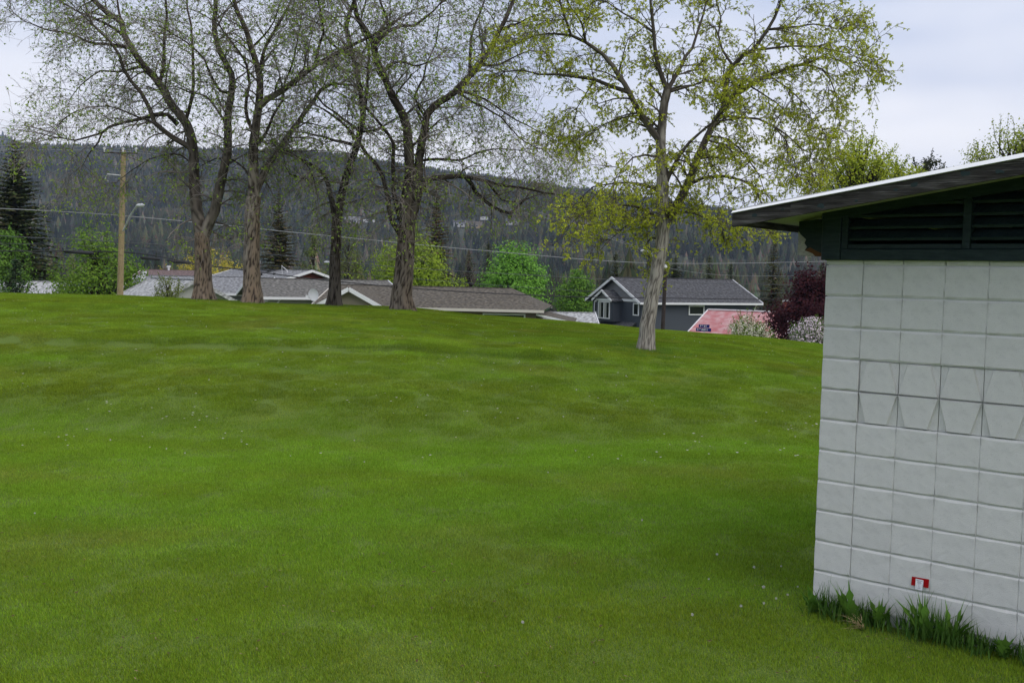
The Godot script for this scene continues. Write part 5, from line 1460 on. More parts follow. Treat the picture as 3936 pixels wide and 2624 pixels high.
func make_garden_trees() -> void:
	var sa := Color(0.05, 0.062, 0.022)
	var sb := Color(0.091, 0.108, 0.038)
	var p := Vector3(-34.89, 11.04, -70.00)
	spruce("spruce_tree", "tall dark spruce beyond the lawn beside the pale roof", p, down(p), 3.5, sa, sb, 2.0)
	p = Vector3(-25.98, 2.55, -52.00)
	spruce("spruce_tree", "small bluish spruce in front of the tall dark spruce", p, down(p), 1.1, Color(0.032, 0.060, 0.028), Color(0.070, 0.105, 0.049), 1.2)
	p = Vector3(-23.72, 4.26, -57.00)
	leafy("green_shrub", "big round green bush behind the wooden utility pole", "bush", p, down(p), 5.9, 0.17, 9000, Color(0.079, 0.175, 0.021), Color(0.210, 0.333, 0.044), "", 0.3)
	p = Vector3(-27.29, 4.06, -54.00)
	leafy("green_shrub", "green bush standing against the tall dark spruce", "bush", p, down(p), 2.6, 0.16, 4500, Color(0.070, 0.175, 0.025), Color(0.175, 0.298, 0.052), "", 0.3)
	p = Vector3(-15.27, 1.86, -44.00)
	leafy("olive_shrub", "small olive shrub beside the forked leaning elm", "bush", p, down(p), 2.0, 0.09, 4200, Color(0.105, 0.149, 0.035), Color(0.228, 0.263, 0.070), "", 0.3)
	p = Vector3(-35.74, 4.61, -118.00)
	leafy("yellow_tree", "yellow leaved tree rising behind the grey roofs", "tree", p, down(p), 10.0, 0.3, 6000, Color(0.385, 0.333, 0.044), Color(0.595, 0.507, 0.088), "", 0.3)
	p = Vector3(-20.03, 8.89, -85.00)
	spruce("spruce_tree", "spruce with rusty tip behind the red gabled house", p, down(p), 2.9, Color(0.049, 0.058, 0.026), Color(0.131, 0.108, 0.042), 1.3)
	p = Vector3(-19.38, 6.81, -97.00)
	leafy("thin_tree", "thin olive tree behind the slender dark elm", "tree", p, down(p), 3.2, 0.2, 2600, Color(0.088, 0.123, 0.035), Color(0.175, 0.210, 0.061), "", 0.3)
	p = Vector3(-16.58, 6.68, -100.00)
	leafy("thin_tree", "loose olive tree between the slender elm and the yellow green maple", "tree", p, down(p), 4.2, 0.2, 3000, Color(0.088, 0.123, 0.035), Color(0.193, 0.219, 0.061), "", 0.3)
	p = Vector3(-7.51, 11.14, -96.00)
	spruce("spruce_tree", "tall brownish spruce hung with cones behind the broad elm", p, down(p), 2.5, Color(0.061, 0.056, 0.032), Color(0.175, 0.123, 0.052), 1.3)
	p = Vector3(-9.04, 5.68, -88.00)
	leafy("maple_tree", "large yellow green maple behind the brown roofed bungalow", "tree", p, down(p), 9.6, 0.24, 17000, Color(0.15, 0.25, 0.018), Color(0.33, 0.43, 0.045), "", 0.45)
	p = Vector3(-4.63, 4.63, -104.00)
	spruce("bare_spruce", "grey brown half bare spruce between the two maples", p, down(p), 2.3, Color(0.088, 0.079, 0.061), Color(0.175, 0.149, 0.114), 0.9)
	p = Vector3(-2.63, 5.50, -103.00)
	spruce("spruce_tree", "narrow dark spruce touching the bright green maple", p, down(p), 1.9, sa, sb, 1.1)
	p = Vector3(-0.02, 4.97, -80.00)
	leafy("maple_tree", "bright green maple at the hipped end of the brown roof", "tree", p, down(p), 6.6, 0.22, 14000, Color(0.096, 0.245, 0.026), Color(0.228, 0.455, 0.070), "", 0.4)
	p = Vector3(5.72, 2.78, -90.00)
	leafy("green_tree", "round mid green tree beside the dark grey house", "tree", p, down(p), 4.6, 0.22, 8000, Color(0.079, 0.193, 0.021), Color(0.193, 0.350, 0.052), "", 0.3)
	for a in [["dense spruce just behind the gable of the dark grey house", Vector3(10.23, 4.61, -100.00), 1.9, sb, 1.5], ["broad dark pine behind the roof beside the street lamp", Vector3(17.50, 4.56, -108.00), 3.0, sa, 1.2], ["spruce behind the middle of the dark grey roof", Vector3(19.80, 4.56, -101.00), 1.7, sb, 1.3], ["short pointed spruce behind the far end of the dark grey roof", Vector3(21.58, 3.83, -99.00), 1.15, Color(0.052, 0.079, 0.032), 1.3], ["brown tinged spruce between the grey roof and the purple tree", Vector3(24.21, 5.87, -93.00), 1.95, Color(0.149, 0.126, 0.052), 1.2], ["small spruce tip showing over the purple tree", Vector3(30.21, 3.86, -98.00), 1.6, sb, 1.2]]:
		p = a[1]
		spruce("spruce_tree", a[0], p, down(p), a[2], sa, a[3], a[4], "spruces behind the dark grey house")
	p = Vector3(14.11, 2.69, -47.00)
	leafy("plum_tree", "dark purple leaved tree beside the block building", "tree", p, down(p), 4.8, 0.15, 21000, Color(0.032, 0.011, 0.016), Color(0.096, 0.032, 0.038), "", 0.55, Color(0, 0, 0), 0.0, 0.08)
	p = Vector3(10.00, 0.72, -42.00)
	leafy("lilac_bush", "lilac bush covered in white blossom before the pink roof", "bush", p, down(p), 2.3, 0.075, 8500, Color(0.088, 0.175, 0.021), Color(0.193, 0.298, 0.035), "", 0.2, Color(0.66, 0.64, 0.52), 0.55, 0.05)
	p = Vector3(11.75, 0.77, -39.00)
	leafy("lilac_bush", "lilac bush in mauve blossom against the purple tree", "bush", p, down(p), 1.9, 0.065, 8000, Color(0.070, 0.149, 0.026), Color(0.149, 0.245, 0.044), "", 0.2, Color(0.700, 0.595, 0.665), 0.62, 0.05)
	p = Vector3(13.82, 7.95, -40.00)
	leafy("maple_tree", "yellow green maple top rising behind the low end of the block building roof", "tree", p, down(p), 4.5, 0.115, 8600, Color(0.228, 0.298, 0.025), Color(0.455, 0.507, 0.061), "", 0.3, Color(0, 0, 0), 0.0, 0.62)
	p = Vector3(15.85, 7.16, -41.00)
	leafy("maple_tree", "smaller yellow green crown overlapping the dark pine", "tree", p, down(p), 2.4, 0.12, 4200, Color(0.210, 0.280, 0.025), Color(0.420, 0.473, 0.061), "", 0.25, Color(0, 0, 0), 0.0, 0.68)
	p = Vector3(24.52, 10.01, -60.00)
	leafy("pine_tree", "dark pine top peeping over the block building roof", "tree", p, down(p), 2.6, 0.16, 2600, Color(0.035, 0.045, 0.025), Color(0.070, 0.081, 0.038), "", 0.3, Color(0, 0, 0), 0.0, 0.75)
	p = Vector3(19.74, 8.76, -40.00)
	leafy("maple_tree", "loose budding tree above the high part of the block building roof", "tree", p, down(p), 4.4, 0.11, 5600, Color(0.175, 0.228, 0.028), Color(0.367, 0.420, 0.070), "", 0.3, Color(0, 0, 0), 0.0, 0.66)

func fir_mesh(tiers: int, spread: float, seed_: int, col: Color) -> ArrayMesh:
	var mb := MB.new()
	rng.seed = seed_
	for t in tiers:
		var f := float(t) / tiers
		var y := 0.10 + 0.82 * f
		var r := spread * pow(1.0 - f, 0.9) + 0.02
		var top := Vector3(rng.randf_range(-0.01, 0.01), minf(y + 0.34 * (1.0 - f * 0.5), 1.0), 0)
		var n := 9
		var a0 := rng.randf() * TAU
		for k in n:
			var a := a0 + TAU * k / n
			var b := a + TAU / n * 0.5
			var e := a + TAU / n
			var cc := Color(col.r * rng.randf_range(0.75, 1.25), col.g * rng.randf_range(0.75, 1.25), col.b)
			var p1 := Vector3(cos(a) * r * 0.62, y + 0.015, sin(a) * r * 0.62)
			var tip := Vector3(cos(b) * r * rng.randf_range(0.8, 1.25), y - 0.04, sin(b) * r * rng.randf_range(0.8, 1.25))
			var p2 := Vector3(cos(e) * r * 0.62, y + 0.015, sin(e) * r * 0.62)
			mb.tri(top, tip, p1, cc)
			mb.tri(top, p2, tip, cc)
	mb.tube(PackedVector3Array([Vector3(0, -0.03, 0), Vector3(0, 0.2, 0)]), PackedFloat32Array([0.018, 0.014]), 4, Color(0.05, 0.04, 0.03), Color(0.05, 0.04, 0.03))
	return mb.mesh(M.leaf_dull)

func make_forest() -> void:
	var keep := rng.state
	var shapes := [fir_mesh(7, 0.20, 101, Color(0.062, 0.074, 0.04)), fir_mesh(6, 0.25, 102, Color(0.08, 0.088, 0.045)), fir_mesh(8, 0.17, 103, Color(0.055, 0.066, 0.042)), fir_mesh(6, 0.22, 104, Color(0.15, 0.135, 0.105))]
	rng.seed = 55
	var lists := [[], [], [], []]
	var spots := [[Vector3(-127.62, 42.91, -790.00), 26.0], [Vector3(-114.54, 40.78, -790.00), 22.0], [Vector3(-43.97, 42.01, -800.00), 20.0], [Vector3(-31.37, 40.05, -790.00), 26.0], [Vector3(-24.55, 45.47, -812.00), 14.0], [Vector3(-2.28, 44.49, -805.00), 16.0], [Vector3(58.63, 43.72, -800.00), 16.0]]
	var total := 0
	while total < 30000:
		var d := sqrt(rng.randf()) * 1430.0 + 100.0
		if d > 1530.0: continue
		var t := rng.randf_range(-0.66, 0.6)
		var x := t * d
		if d < 135.0 or (d < 200.0 and rng.randf() < 0.4): continue
		var clear := false
		for s in spots:
			var c: Vector3 = s[0]
			if absf(x - c.x) < s[1] and -d - c.z < 22.0 * 4.0 and -d - c.z > -14.0: clear = true
		if clear: continue
		var grove := patch_noise.get_noise_2d(x * 0.1, d * 0.1)
		if rng.randf() < smoothstep(0.12, 0.4, -grove) * 0.75: continue
		var h := rng.randf_range(7.5, 14.0) * (0.85 if d > 1300.0 else 1.0)
		var b := Basis(Vector3.UP, rng.randf() * TAU).scaled(Vector3(h * rng.randf_range(0.8, 1.15), h, h * rng.randf_range(0.8, 1.15)))
		var which := 3 if rng.randf() < clampf(0.10 + patch_noise.get_noise_2d(x * 0.06 + 90.0, d * 0.06) * 0.5, 0.02, 0.4) else rng.randi() % 3
		lists[which].append(Transform3D(b, Vector3(x, height(x, -d) - 0.3, -d)))
		total += 1
	# the far ridge
	for k in 2600:
		var t := rng.randf_range(0.22, 0.5) if rng.randf() < 0.75 else rng.randf_range(-0.6, -0.44)
		var crest := [[-0.75, 330.0], [-0.56, 385.0], [-0.515, 388.0], [-0.5, 372.0], [-0.44, 300.0], [-0.2, 200.0], [0.1, 150.0], [0.24, 205.0], [0.295, 250.0], [0.325, 288.0], [0.36, 318.0], [0.404, 308.0], [0.448, 275.0], [0.55, 235.0], [0.8, 200.0]]
		var f := pow(rng.randf(), 0.6)
		var d := lerpf(2700.0, 3000.0, f)
		var top := along(crest, t) + rough_noise.get_noise_2d(t * 400.0, 3.0) * 10.0
		var h := rng.randf_range(12.0, 20.0)
		lists[rng.randi() % 3].append(Transform3D(Basis(Vector3.UP, rng.randf() * TAU).scaled(Vector3(h, h, h)), Vector3(t * d, top * lerpf(0.62, 1.0, f) - 2.0, -d)))
	for k in 4:
		var mm := MultiMesh.new()
		mm.transform_format = MultiMesh.TRANSFORM_3D
		mm.use_colors = true
		mm.mesh = shapes[k]
		mm.instance_count = lists[k].size()
		for q in lists[k].size():
			mm.set_instance_transform(q, lists[k][q])
			var at: Vector3 = lists[k][q].origin
			var pt := patch_noise.get_noise_2d(at.x * 0.12 + 700.0, at.z * 0.12)
			var tf := rng.randf_range(0.6, 1.25) * (1.0 + 1.1 * pt)
			mm.set_instance_color(q, Color(tf * (1.0 + 0.25 * pt), tf, tf * 0.95))
		var o := MultiMeshInstance3D.new()
		o.name = numbered("forest")
		o.multimesh = mm
		add_child(o)
		tag(o, ["dark fir forest covering the far hillside", "broad fir forest mixed through the far hillside", "narrow fir forest mixed through the far hillside", "grey brown leafless trees mixed into the hillside forest"][k], "forest", "", "stuff")
	rng.state = keep

# ---- poles, wires, lawn and small things ---------------------------------------------------------------------------------

func lamp_arm(o: Node, a: Vector3, b: Vector3, head: Vector3) -> void:
	var mb := MB.new()
	var mid := a.lerp(b, 0.55) + Vector3(0, 0.12, 0)
	mb.tube(PackedVector3Array([a, mid, b]), PackedFloat32Array([0.045, 0.04, 0.035]), 7, Color.WHITE, Color.WHITE)
	var arm := put("lamp_arm", mb, M.lamp_shell, o)
	var hd := MB.new()
	var d := head
	hd.tube(PackedVector3Array([b - d * 0.1, b + d * 0.1, b + d * 0.55, b + d * 0.8]), PackedFloat32Array([0.04, 0.085, 0.10, 0.03]), 9, Color.WHITE, Color.WHITE, true)
	put("lamp_head", hd, M.lamp_shell, arm)

func make_poles_and_wires() -> void:
	# wooden pole
	var top := Vector3(-19.52, 7.97, -50.00)
	var foot := Vector3(-19.74, 0.61, -50.00)
	var o := base("utility_pole", Vector3(foot.x, height(foot.x, foot.z), foot.z), "pale wooden utility pole with street lamp beside the big green bush", "pole")
	var f := o.position
	var mb := MB.new()
	var lean := (top - foot) / (top.y - foot.y)
	var bottom := foot + lean * (f.y - foot.y)
	mb.tube(PackedVector3Array([bottom - f, foot - f, foot.lerp(top, 0.5) - f, top - f]), PackedFloat32Array([0.165, 0.155, 0.14, 0.12]), 14, Color.WHITE, Color.WHITE, true)
	put("pole_shaft", mb, M.pole_wood, o)
	var t := top - f
	mb = MB.new()
	mb.bar(t + Vector3(-0.95, -0.15, 0.13), t + Vector3(0.75, -0.15, 0.13), 0.05, 0.05, Vector3.UP)
	put("cross_arm", mb, M.pole_dark, o)
	for x in [-0.9, 0.02, 0.68]:
		mb = MB.new()
		mb.tube(PackedVector3Array([t + Vector3(x, -0.1, 0.13), t + Vector3(x, 0.02, 0.13), t + Vector3(x, 0.06, 0.13), t + Vector3(x, 0.14, 0.13)]), PackedFloat32Array([0.03, 0.04, 0.075, 0.04]), 8, Color.WHITE, Color.WHITE, true)
		put("insulator", mb, M.trim, o)
	mb = MB.new()
	mb.tube(PackedVector3Array([t + Vector3(-0.1, -1.25, 0.1), t + Vector3(-0.75, -1.2, 0.15), t + Vector3(-0.9, -1.5, 0.15), t + Vector3(-0.7, -1.55, 0.15)]), PackedFloat32Array([0.03, 0.03, 0.03, 0.03]), 6, Color.WHITE, Color.WHITE)
	put("bracket", mb, M.steel, o)
	lamp_arm(o, Vector3(-19.48, 3.98, -49.80) - f, Vector3(-18.33, 5.17, -48.60) - f, Vector3(0.5, 0.02, 0.1))
	# dark pole with street lamp by the ash
	top = Vector3(10.09, 3.82, -70.00)
	foot = Vector3(9.89, -0.79, -70.00)
	o = base("utility_pole", Vector3(foot.x, height(foot.x, foot.z), foot.z), "dark brown utility pole with curved street lamp close behind the ash trunk", "pole")
	f = o.position
	lean = (top - foot) / (top.y - foot.y)
	bottom = foot + lean * (f.y - foot.y)
	mb = MB.new()
	mb.tube(PackedVector3Array([bottom - f, foot - f, top - f]), PackedFloat32Array([0.17, 0.16, 0.13]), 12, Color.WHITE, Color.WHITE, true)
	put("pole_shaft", mb, M.pole_dark, o)
	lamp_arm(o, Vector3(9.80, 3.57, -69.80) - f, Vector3(9.19, 3.99, -69.00) - f, Vector3(-0.55, 0.03, 0.05))
	mb = MB.new()
	mb.tube(PackedVector3Array([Vector3(9.67, 3.14, -69.70) - f, Vector3(9.67, 3.23, -69.70) - f]), PackedFloat32Array([0.09, 0.09]), 8, Color.WHITE, Color.WHITE, true)
	put("insulator", mb, M.trim, o)
	# slim dark pole
	top = Vector3(10.06, 2.82, -66.00)
	foot = Vector3(10.00, -1.10, -66.00)
	o = base("lamp_pole", Vector3(foot.x, height(foot.x, foot.z), foot.z), "slim dark pole with pale cap in front of the dark grey house", "pole")
	f = o.position
	lean = (top - foot) / (top.y - foot.y)
	bottom = foot + lean * (f.y - foot.y)
	mb = MB.new()
	mb.tube(PackedVector3Array([bottom - f, foot - f, top - f]), PackedFloat32Array([0.14, 0.135, 0.115]), 12, Color.WHITE, Color.WHITE, true)
	put("pole_shaft", mb, M.pole_dark, o)
	mb = MB.new()
	mb.tube(PackedVector3Array([top - f, top - f + Vector3(0, 0.12, 0), top - f + Vector3(0, 0.32, 0), top - f + Vector3(0, 0.42, 0)]), PackedFloat32Array([0.09, 0.15, 0.14, 0.05]), 10, Color.WHITE, Color.WHITE, true)
	put("pole_cap", mb, M.trim, o)
	# a street lamp between the houses
	top = Vector3(-15.48, 2.94, -84.00)
	o = base("street_lamp", Vector3(top.x + 0.5, height(top.x + 0.5, top.z), top.z), "grey street lamp beside the slender dark elm", "lamp")
	f = o.position
	mb = MB.new()
	mb.tube(PackedVector3Array([Vector3.ZERO, Vector3(0, top.y - f.y - 0.3, 0)]), PackedFloat32Array([0.09, 0.06]), 8, Color.WHITE, Color.WHITE, true)
	put("pole_shaft", mb, M.steel, o)
	lamp_arm(o, Vector3(0, top.y - f.y - 0.35, 0), top - f, Vector3(-0.6, 0.02, 0.0))
	# wires, each a sagging line through its points
	var lines := [
		["grey wire strung level with the street lamp of the wooden pole", [Vector3(-27.16, 4.93, -48.00), Vector3(-19.60, 4.74, -50.00), Vector3(-11.23, 4.22, -56.00), Vector3(-1.38, 3.64, -63.00), Vector3(9.66, 3.20, -69.60), Vector3(22.28, 3.59, -71.00), Vector3(28.85, 4.05, -72.00)], 0.020, M.wire],
		["black wire above the thick black cable", [Vector3(-27.19, 3.62, -48.00), Vector3(-19.61, 3.42, -50.00), Vector3(-14.57, 3.14, -54.00), Vector3(-7.05, 2.52, -60.00), Vector3(1.28, 2.19, -64.00), Vector3(10.70, 1.89, -69.00), Vector3(21.17, 1.90, -71.00), Vector3(28.94, 2.11, -72.00)], 0.018, M.wire_dark],
		["thin black wire between the thick cable and the upper wires", [Vector3(-27.19, 3.21, -48.00), Vector3(-19.61, 3.16, -50.00), Vector3(-16.89, 2.84, -53.00), Vector3(-10.57, 2.17, -57.00), Vector3(1.30, 1.38, -64.00), Vector3(9.33, 1.14, -69.00), Vector3(22.19, 1.33, -71.00), Vector3(28.97, 1.51, -72.00)], 0.012, M.wire_dark],
		["thick black cable passing low over the roofs", [Vector3(-27.20, 2.77, -48.00), Vector3(-19.66, 2.92, -50.00), Vector3(-16.57, 2.42, -52.00), Vector3(-14.56, 2.15, -54.00), Vector3(-10.57, 1.65, -57.00), Vector3(-4.62, 1.18, -60.00), Vector3(2.99, 0.88, -64.00), Vector3(9.56, 0.81, -68.00), Vector3(22.21, 0.84, -71.00), Vector3(28.99, 0.95, -72.00)], 0.030, M.cable],
		["upper thin power wire at the top of the wooden pole", [Vector3(-27.11, 7.80, -48.00), Vector3(-19.52, 8.04, -50.00), Vector3(-13.96, 7.64, -55.00), Vector3(0.27, 6.49, -64.00), Vector3(10.03, 3.79, -70.00)], 0.010, M.wire],
		["second thin power wire just below the topmost wire", [Vector3(-27.12, 7.55, -48.00), Vector3(-19.15, 7.89, -50.00), Vector3(-13.96, 7.43, -55.00), Vector3(0.28, 6.24, -64.00), Vector3(10.16, 3.70, -70.00)], 0.010, M.wire],
		["thin drop wire slanting from the pole towards the grey roofs", [Vector3(-19.54, 4.53, -50.00), Vector3(-19.77, 3.47, -56.00), Vector3(-19.80, 2.04, -64.00), Vector3(-20.67, 1.59, -71.00)], 0.010, M.wire_dark],
		["thin low wire sagging across the tall dark spruce", [Vector3(-27.01, 3.62, -50.00), Vector3(-24.84, 2.97, -50.00), Vector3(-22.67, 2.62, -50.00), Vector3(-19.68, 2.64, -50.00)], 0.010, M.wire_dark],
		["pale thin wire behind the ash leaves towards the block building", [Vector3(10.12, 2.97, -70.00), Vector3(14.87, 2.52, -74.00), Vector3(20.97, 2.51, -80.00), Vector3(27.04, 2.66, -86.00)], 0.009, M.wire]]
	for a in lines:
		var pts: Array = a[1]
		var p := PackedVector3Array()
		var r := PackedFloat32Array()
		for k in pts.size() - 1:
			var q0: Vector3 = pts[maxi(k - 1, 0)]
			var q3: Vector3 = pts[mini(k + 2, pts.size() - 1)]
			var u: Vector3 = pts[k]
			var w: Vector3 = pts[k + 1]
			for s in 8:
				p.append(u.cubic_interpolate(w, q0, q3, s / 8.0)); r.append(a[2])
		p.append(pts[pts.size() - 1]); r.append(a[2])
		mb = MB.new()
		mb.tube(p, r, 5, Color.WHITE, Color.WHITE)
		solid("overhead_wire", mb, a[3], a[0], "wire", "wires along the street")
	for a in [["black splice box on the thick cable near the big green bush", Vector3(-18.42, 2.65, -50.60), 0.5], ["black splice box on the thick cable beside the forked leaning elm", Vector3(-17.21, 2.51, -51.40), 0.62], ["small black splice sleeve on the cable before the tall spruce", Vector3(-21.53, 2.87, -49.40), 0.75]]:
		mb = MB.new()
		var c: Vector3 = a[1]
		var l: float = a[2]
		mb.tube(PackedVector3Array([c + Vector3(-l, 0.02, 0), c + Vector3(-l * 0.85, 0.02, 0), c + Vector3(l * 0.85, -0.04, 0), c + Vector3(l, -0.04, 0)]), PackedFloat32Array([0.035, 0.085, 0.085, 0.035]), 8, Color.WHITE, Color.WHITE, true)
		solid("splice_box", mb, M.cable, a[0], "splice box", "splice boxes on the cable")
	# satellite dish by the bungalow gable
	var d0 := Vector3(-11.84, 0.77, -59.00)
	o = base("satellite_dish", d0, "round grey satellite dish beside the white trimmed gable", "satellite dish")
	mb = MB.new()
	var rings := 5
	for k in rings:
		for s in 18:
			var a0 := TAU * s / 18.0
			var a1 := TAU * (s + 1) / 18.0
			var r0 := 0.34 * k / rings
			var r1 := 0.34 * (k + 1) / rings
			var fx := func(rr: float, aa: float) -> Vector3: return Vector3(cos(aa) * rr * 0.92, sin(aa) * rr * 1.08, rr * rr * 0.9 - 0.05 + sin(aa) * rr * -0.3)
			mb.quad(fx.call(r0, a0), fx.call(r1, a0), fx.call(r1, a1), fx.call(r0, a1))
	var dish_m := paint(0.42, 0.44, 0.46, 0.5)
	dish_m.cull_mode = BaseMaterial3D.CULL_DISABLED
	put("dish", mb, dish_m, o).rotation.y = 0.5
	mb = MB.new()
	mb.tube(PackedVector3Array([Vector3(0, -0.1, -0.05), Vector3(0.05, -0.5, -0.1), Vector3(0.05, -1.1, -0.1)]), PackedFloat32Array([0.03, 0.03, 0.03]), 6, Color.WHITE, Color.WHITE)
	mb.tube(PackedVector3Array([Vector3(0, -0.3, 0), Vector3(-0.28, -0.1, 0.35)]), PackedFloat32Array([0.02, 0.02]), 6, Color.WHITE, Color.WHITE)
	put("mast", mb, M.steel, o)
	mb = MB.new()
	mb.box(Vector3(-0.36, -0.14, 0.32), Vector3(-0.22, -0.02, 0.42))
	put("receiver", mb, M.trim, o)
	# roof antenna
	var a0 := Vector3(-18.54, 2.13, -80.00)
	o = base("roof_antenna", a0, "small bent roof antenna on the red gabled house", "antenna")
	mb = MB.new()
	mb.tube(PackedVector3Array([Vector3(0, -0.3, 0), Vector3(-0.05, 0.45, 0)]), PackedFloat32Array([0.025, 0.025]), 5, Color.WHITE, Color.WHITE)
	put("mast", mb, M.steel, o)
	mb = MB.new()
	mb.tube(PackedVector3Array([Vector3(-0.05, 0.4, 0), Vector3(0.2, 0.2, 0), Vector3(0.38, 0.05, 0), Vector3(0.42, -0.12, 0)]), PackedFloat32Array([0.03, 0.03, 0.03, 0.03]), 5, Color.WHITE, Color.WHITE)
	put("antenna_arm", mb, M.trim, o)
	# street name sign
	var sp := Vector3(8.89, -0.17, -46.00)
	o = base("street_sign", Vector3(sp.x, height(sp.x, sp.z), sp.z), "two stacked blue street name signs before the pink roof", "sign")
	f = o.position
	mb = MB.new()
	mb.tube(PackedVector3Array([Vector3.ZERO, sp - f + Vector3(0, 0.2, 0)]), PackedFloat32Array([0.025, 0.025]), 8, Color.WHITE, Color.WHITE, true)
	put("sign_post", mb, M.steel, o)
	var font := SystemFont.new()
	font.font_names = PackedStringArray(["Droid Sans"])
	font.font_weight = 700
	for a in [["7", "TH", "ST", 0.17, -0.02, 0.25], ["5", "TH", "AVE S", 0.0, -0.04, 0.35]]:
		var c := sp - f + Vector3(a[4], a[3], 0.03)
		mb = MB.new()
		var w: float = a[5]
		mb.box(Vector3(-w, -0.075, 0), Vector3(w, 0.075, 0.008))
		var bl := put("sign_blade", mb, M.blue_sign, o)
		bl.position = c
		bl.rotation.z = -0.03
		var x := -w + 0.05
		for q in 3:
			var tm := TextMesh.new()
			tm.text = a[q]
			tm.font = font
			tm.font_size = 32
			tm.pixel_size = 0.0036 if q != 1 else 0.002
			tm.depth = 0.003
			tm.horizontal_alignment = HORIZONTAL_ALIGNMENT_LEFT
			tm.material = M.sign_white
			var tx := part("lettering", tm, bl)
			tx.position = Vector3(x, 0.0 if q != 1 else 0.03, 0.0105)
			x += [0.075, 0.12, 0.0][q]

# ---- lawn ----------------------------------------------------------------------------------------------------------------

func lawn_tint(x: float, d: float) -> Color:
	# lush and drier stretches of the turf, plus contour shading of the bank painted in
	var a := patch_noise.get_noise_2d(x * 0.8 + 0.5 * d, d * 4.0)
	var b := patch_noise.get_noise_2d(x * 4.0 + 200.0, d * 13.0)
	var lush_and_shade := 0.55 + a * 0.6 + b * 0.45
	lush_and_shade += 0.33 * smoothstep(7.8, 9.5, d) * (1.0 - smoothstep(12.6, 14.2, d))  # fresher flat band, helping the duller bank read as shaded
	lush_and_shade -= 0.16 * smoothstep(13.5, 16.0, d)
	lush_and_shade = clampf(lush_and_shade, 0.0, 1.0)
	var olive := Color(0.198, 0.286, 0.024)
	var green := Color(0.162, 0.302, 0.026)
	var c := olive.lerp(green, lush_and_shade)
	var dry := smoothstep(0.22, 0.5, patch_noise.get_noise_2d(x * 3.0 - 60.0, d * 4.0 + 31.0))
	c *= 1.0 + 0.2 * b + 0.09 * a
	c *= 1.0 + 0.14 * smoothstep(7.5, 9.5, d) * (1.0 - smoothstep(12.6, 14.5, d))  # flat ground before the bank brightened: contour shading put into the grass colour
	return c.lerp(Color(0.357, 0.315, 0.095), dry * 0.22)

func tuft_mesh(radius: float, count: int, tall: float, wide: float) -> ArrayMesh:
	var mb := MB.new()
	for k in count:
		var a := rng.randf() * TAU
		var r := radius * sqrt(rng.randf()) * (1.0 if rng.randf() < 0.8 else 1.15)
		var p := Vector3(cos(a) * r, -0.006, sin(a) * r)
		var h := tall * rng.randf_range(0.45, 1.15)
		var b := rng.randf() * TAU
		var tip := p + Vector3(cos(b) * h * rng.randf_range(0.1, 0.75), h, sin(b) * h * rng.randf_range(0.1, 0.75))
		var s := Vector3(-sin(b + 0.7), 0, cos(b + 0.7)) * wide * rng.randf_range(0.6, 1.2) * 0.5
		var f := rng.randf_range(0.5, 1.5)
		var col := Color(f, f, f * 0.95)
		if rng.randf() < 0.07: col = Color(1.8, 1.35, 1.6)
		elif rng.randf() < 0.2: col = Color(1.25, 1.12, 0.9)
		col = Color(col.r * 0.5, col.g * 0.5, col.b * 0.5)
		mb.tri(p - s, p + s, tip, col)
	return mb.mesh(M.blade)

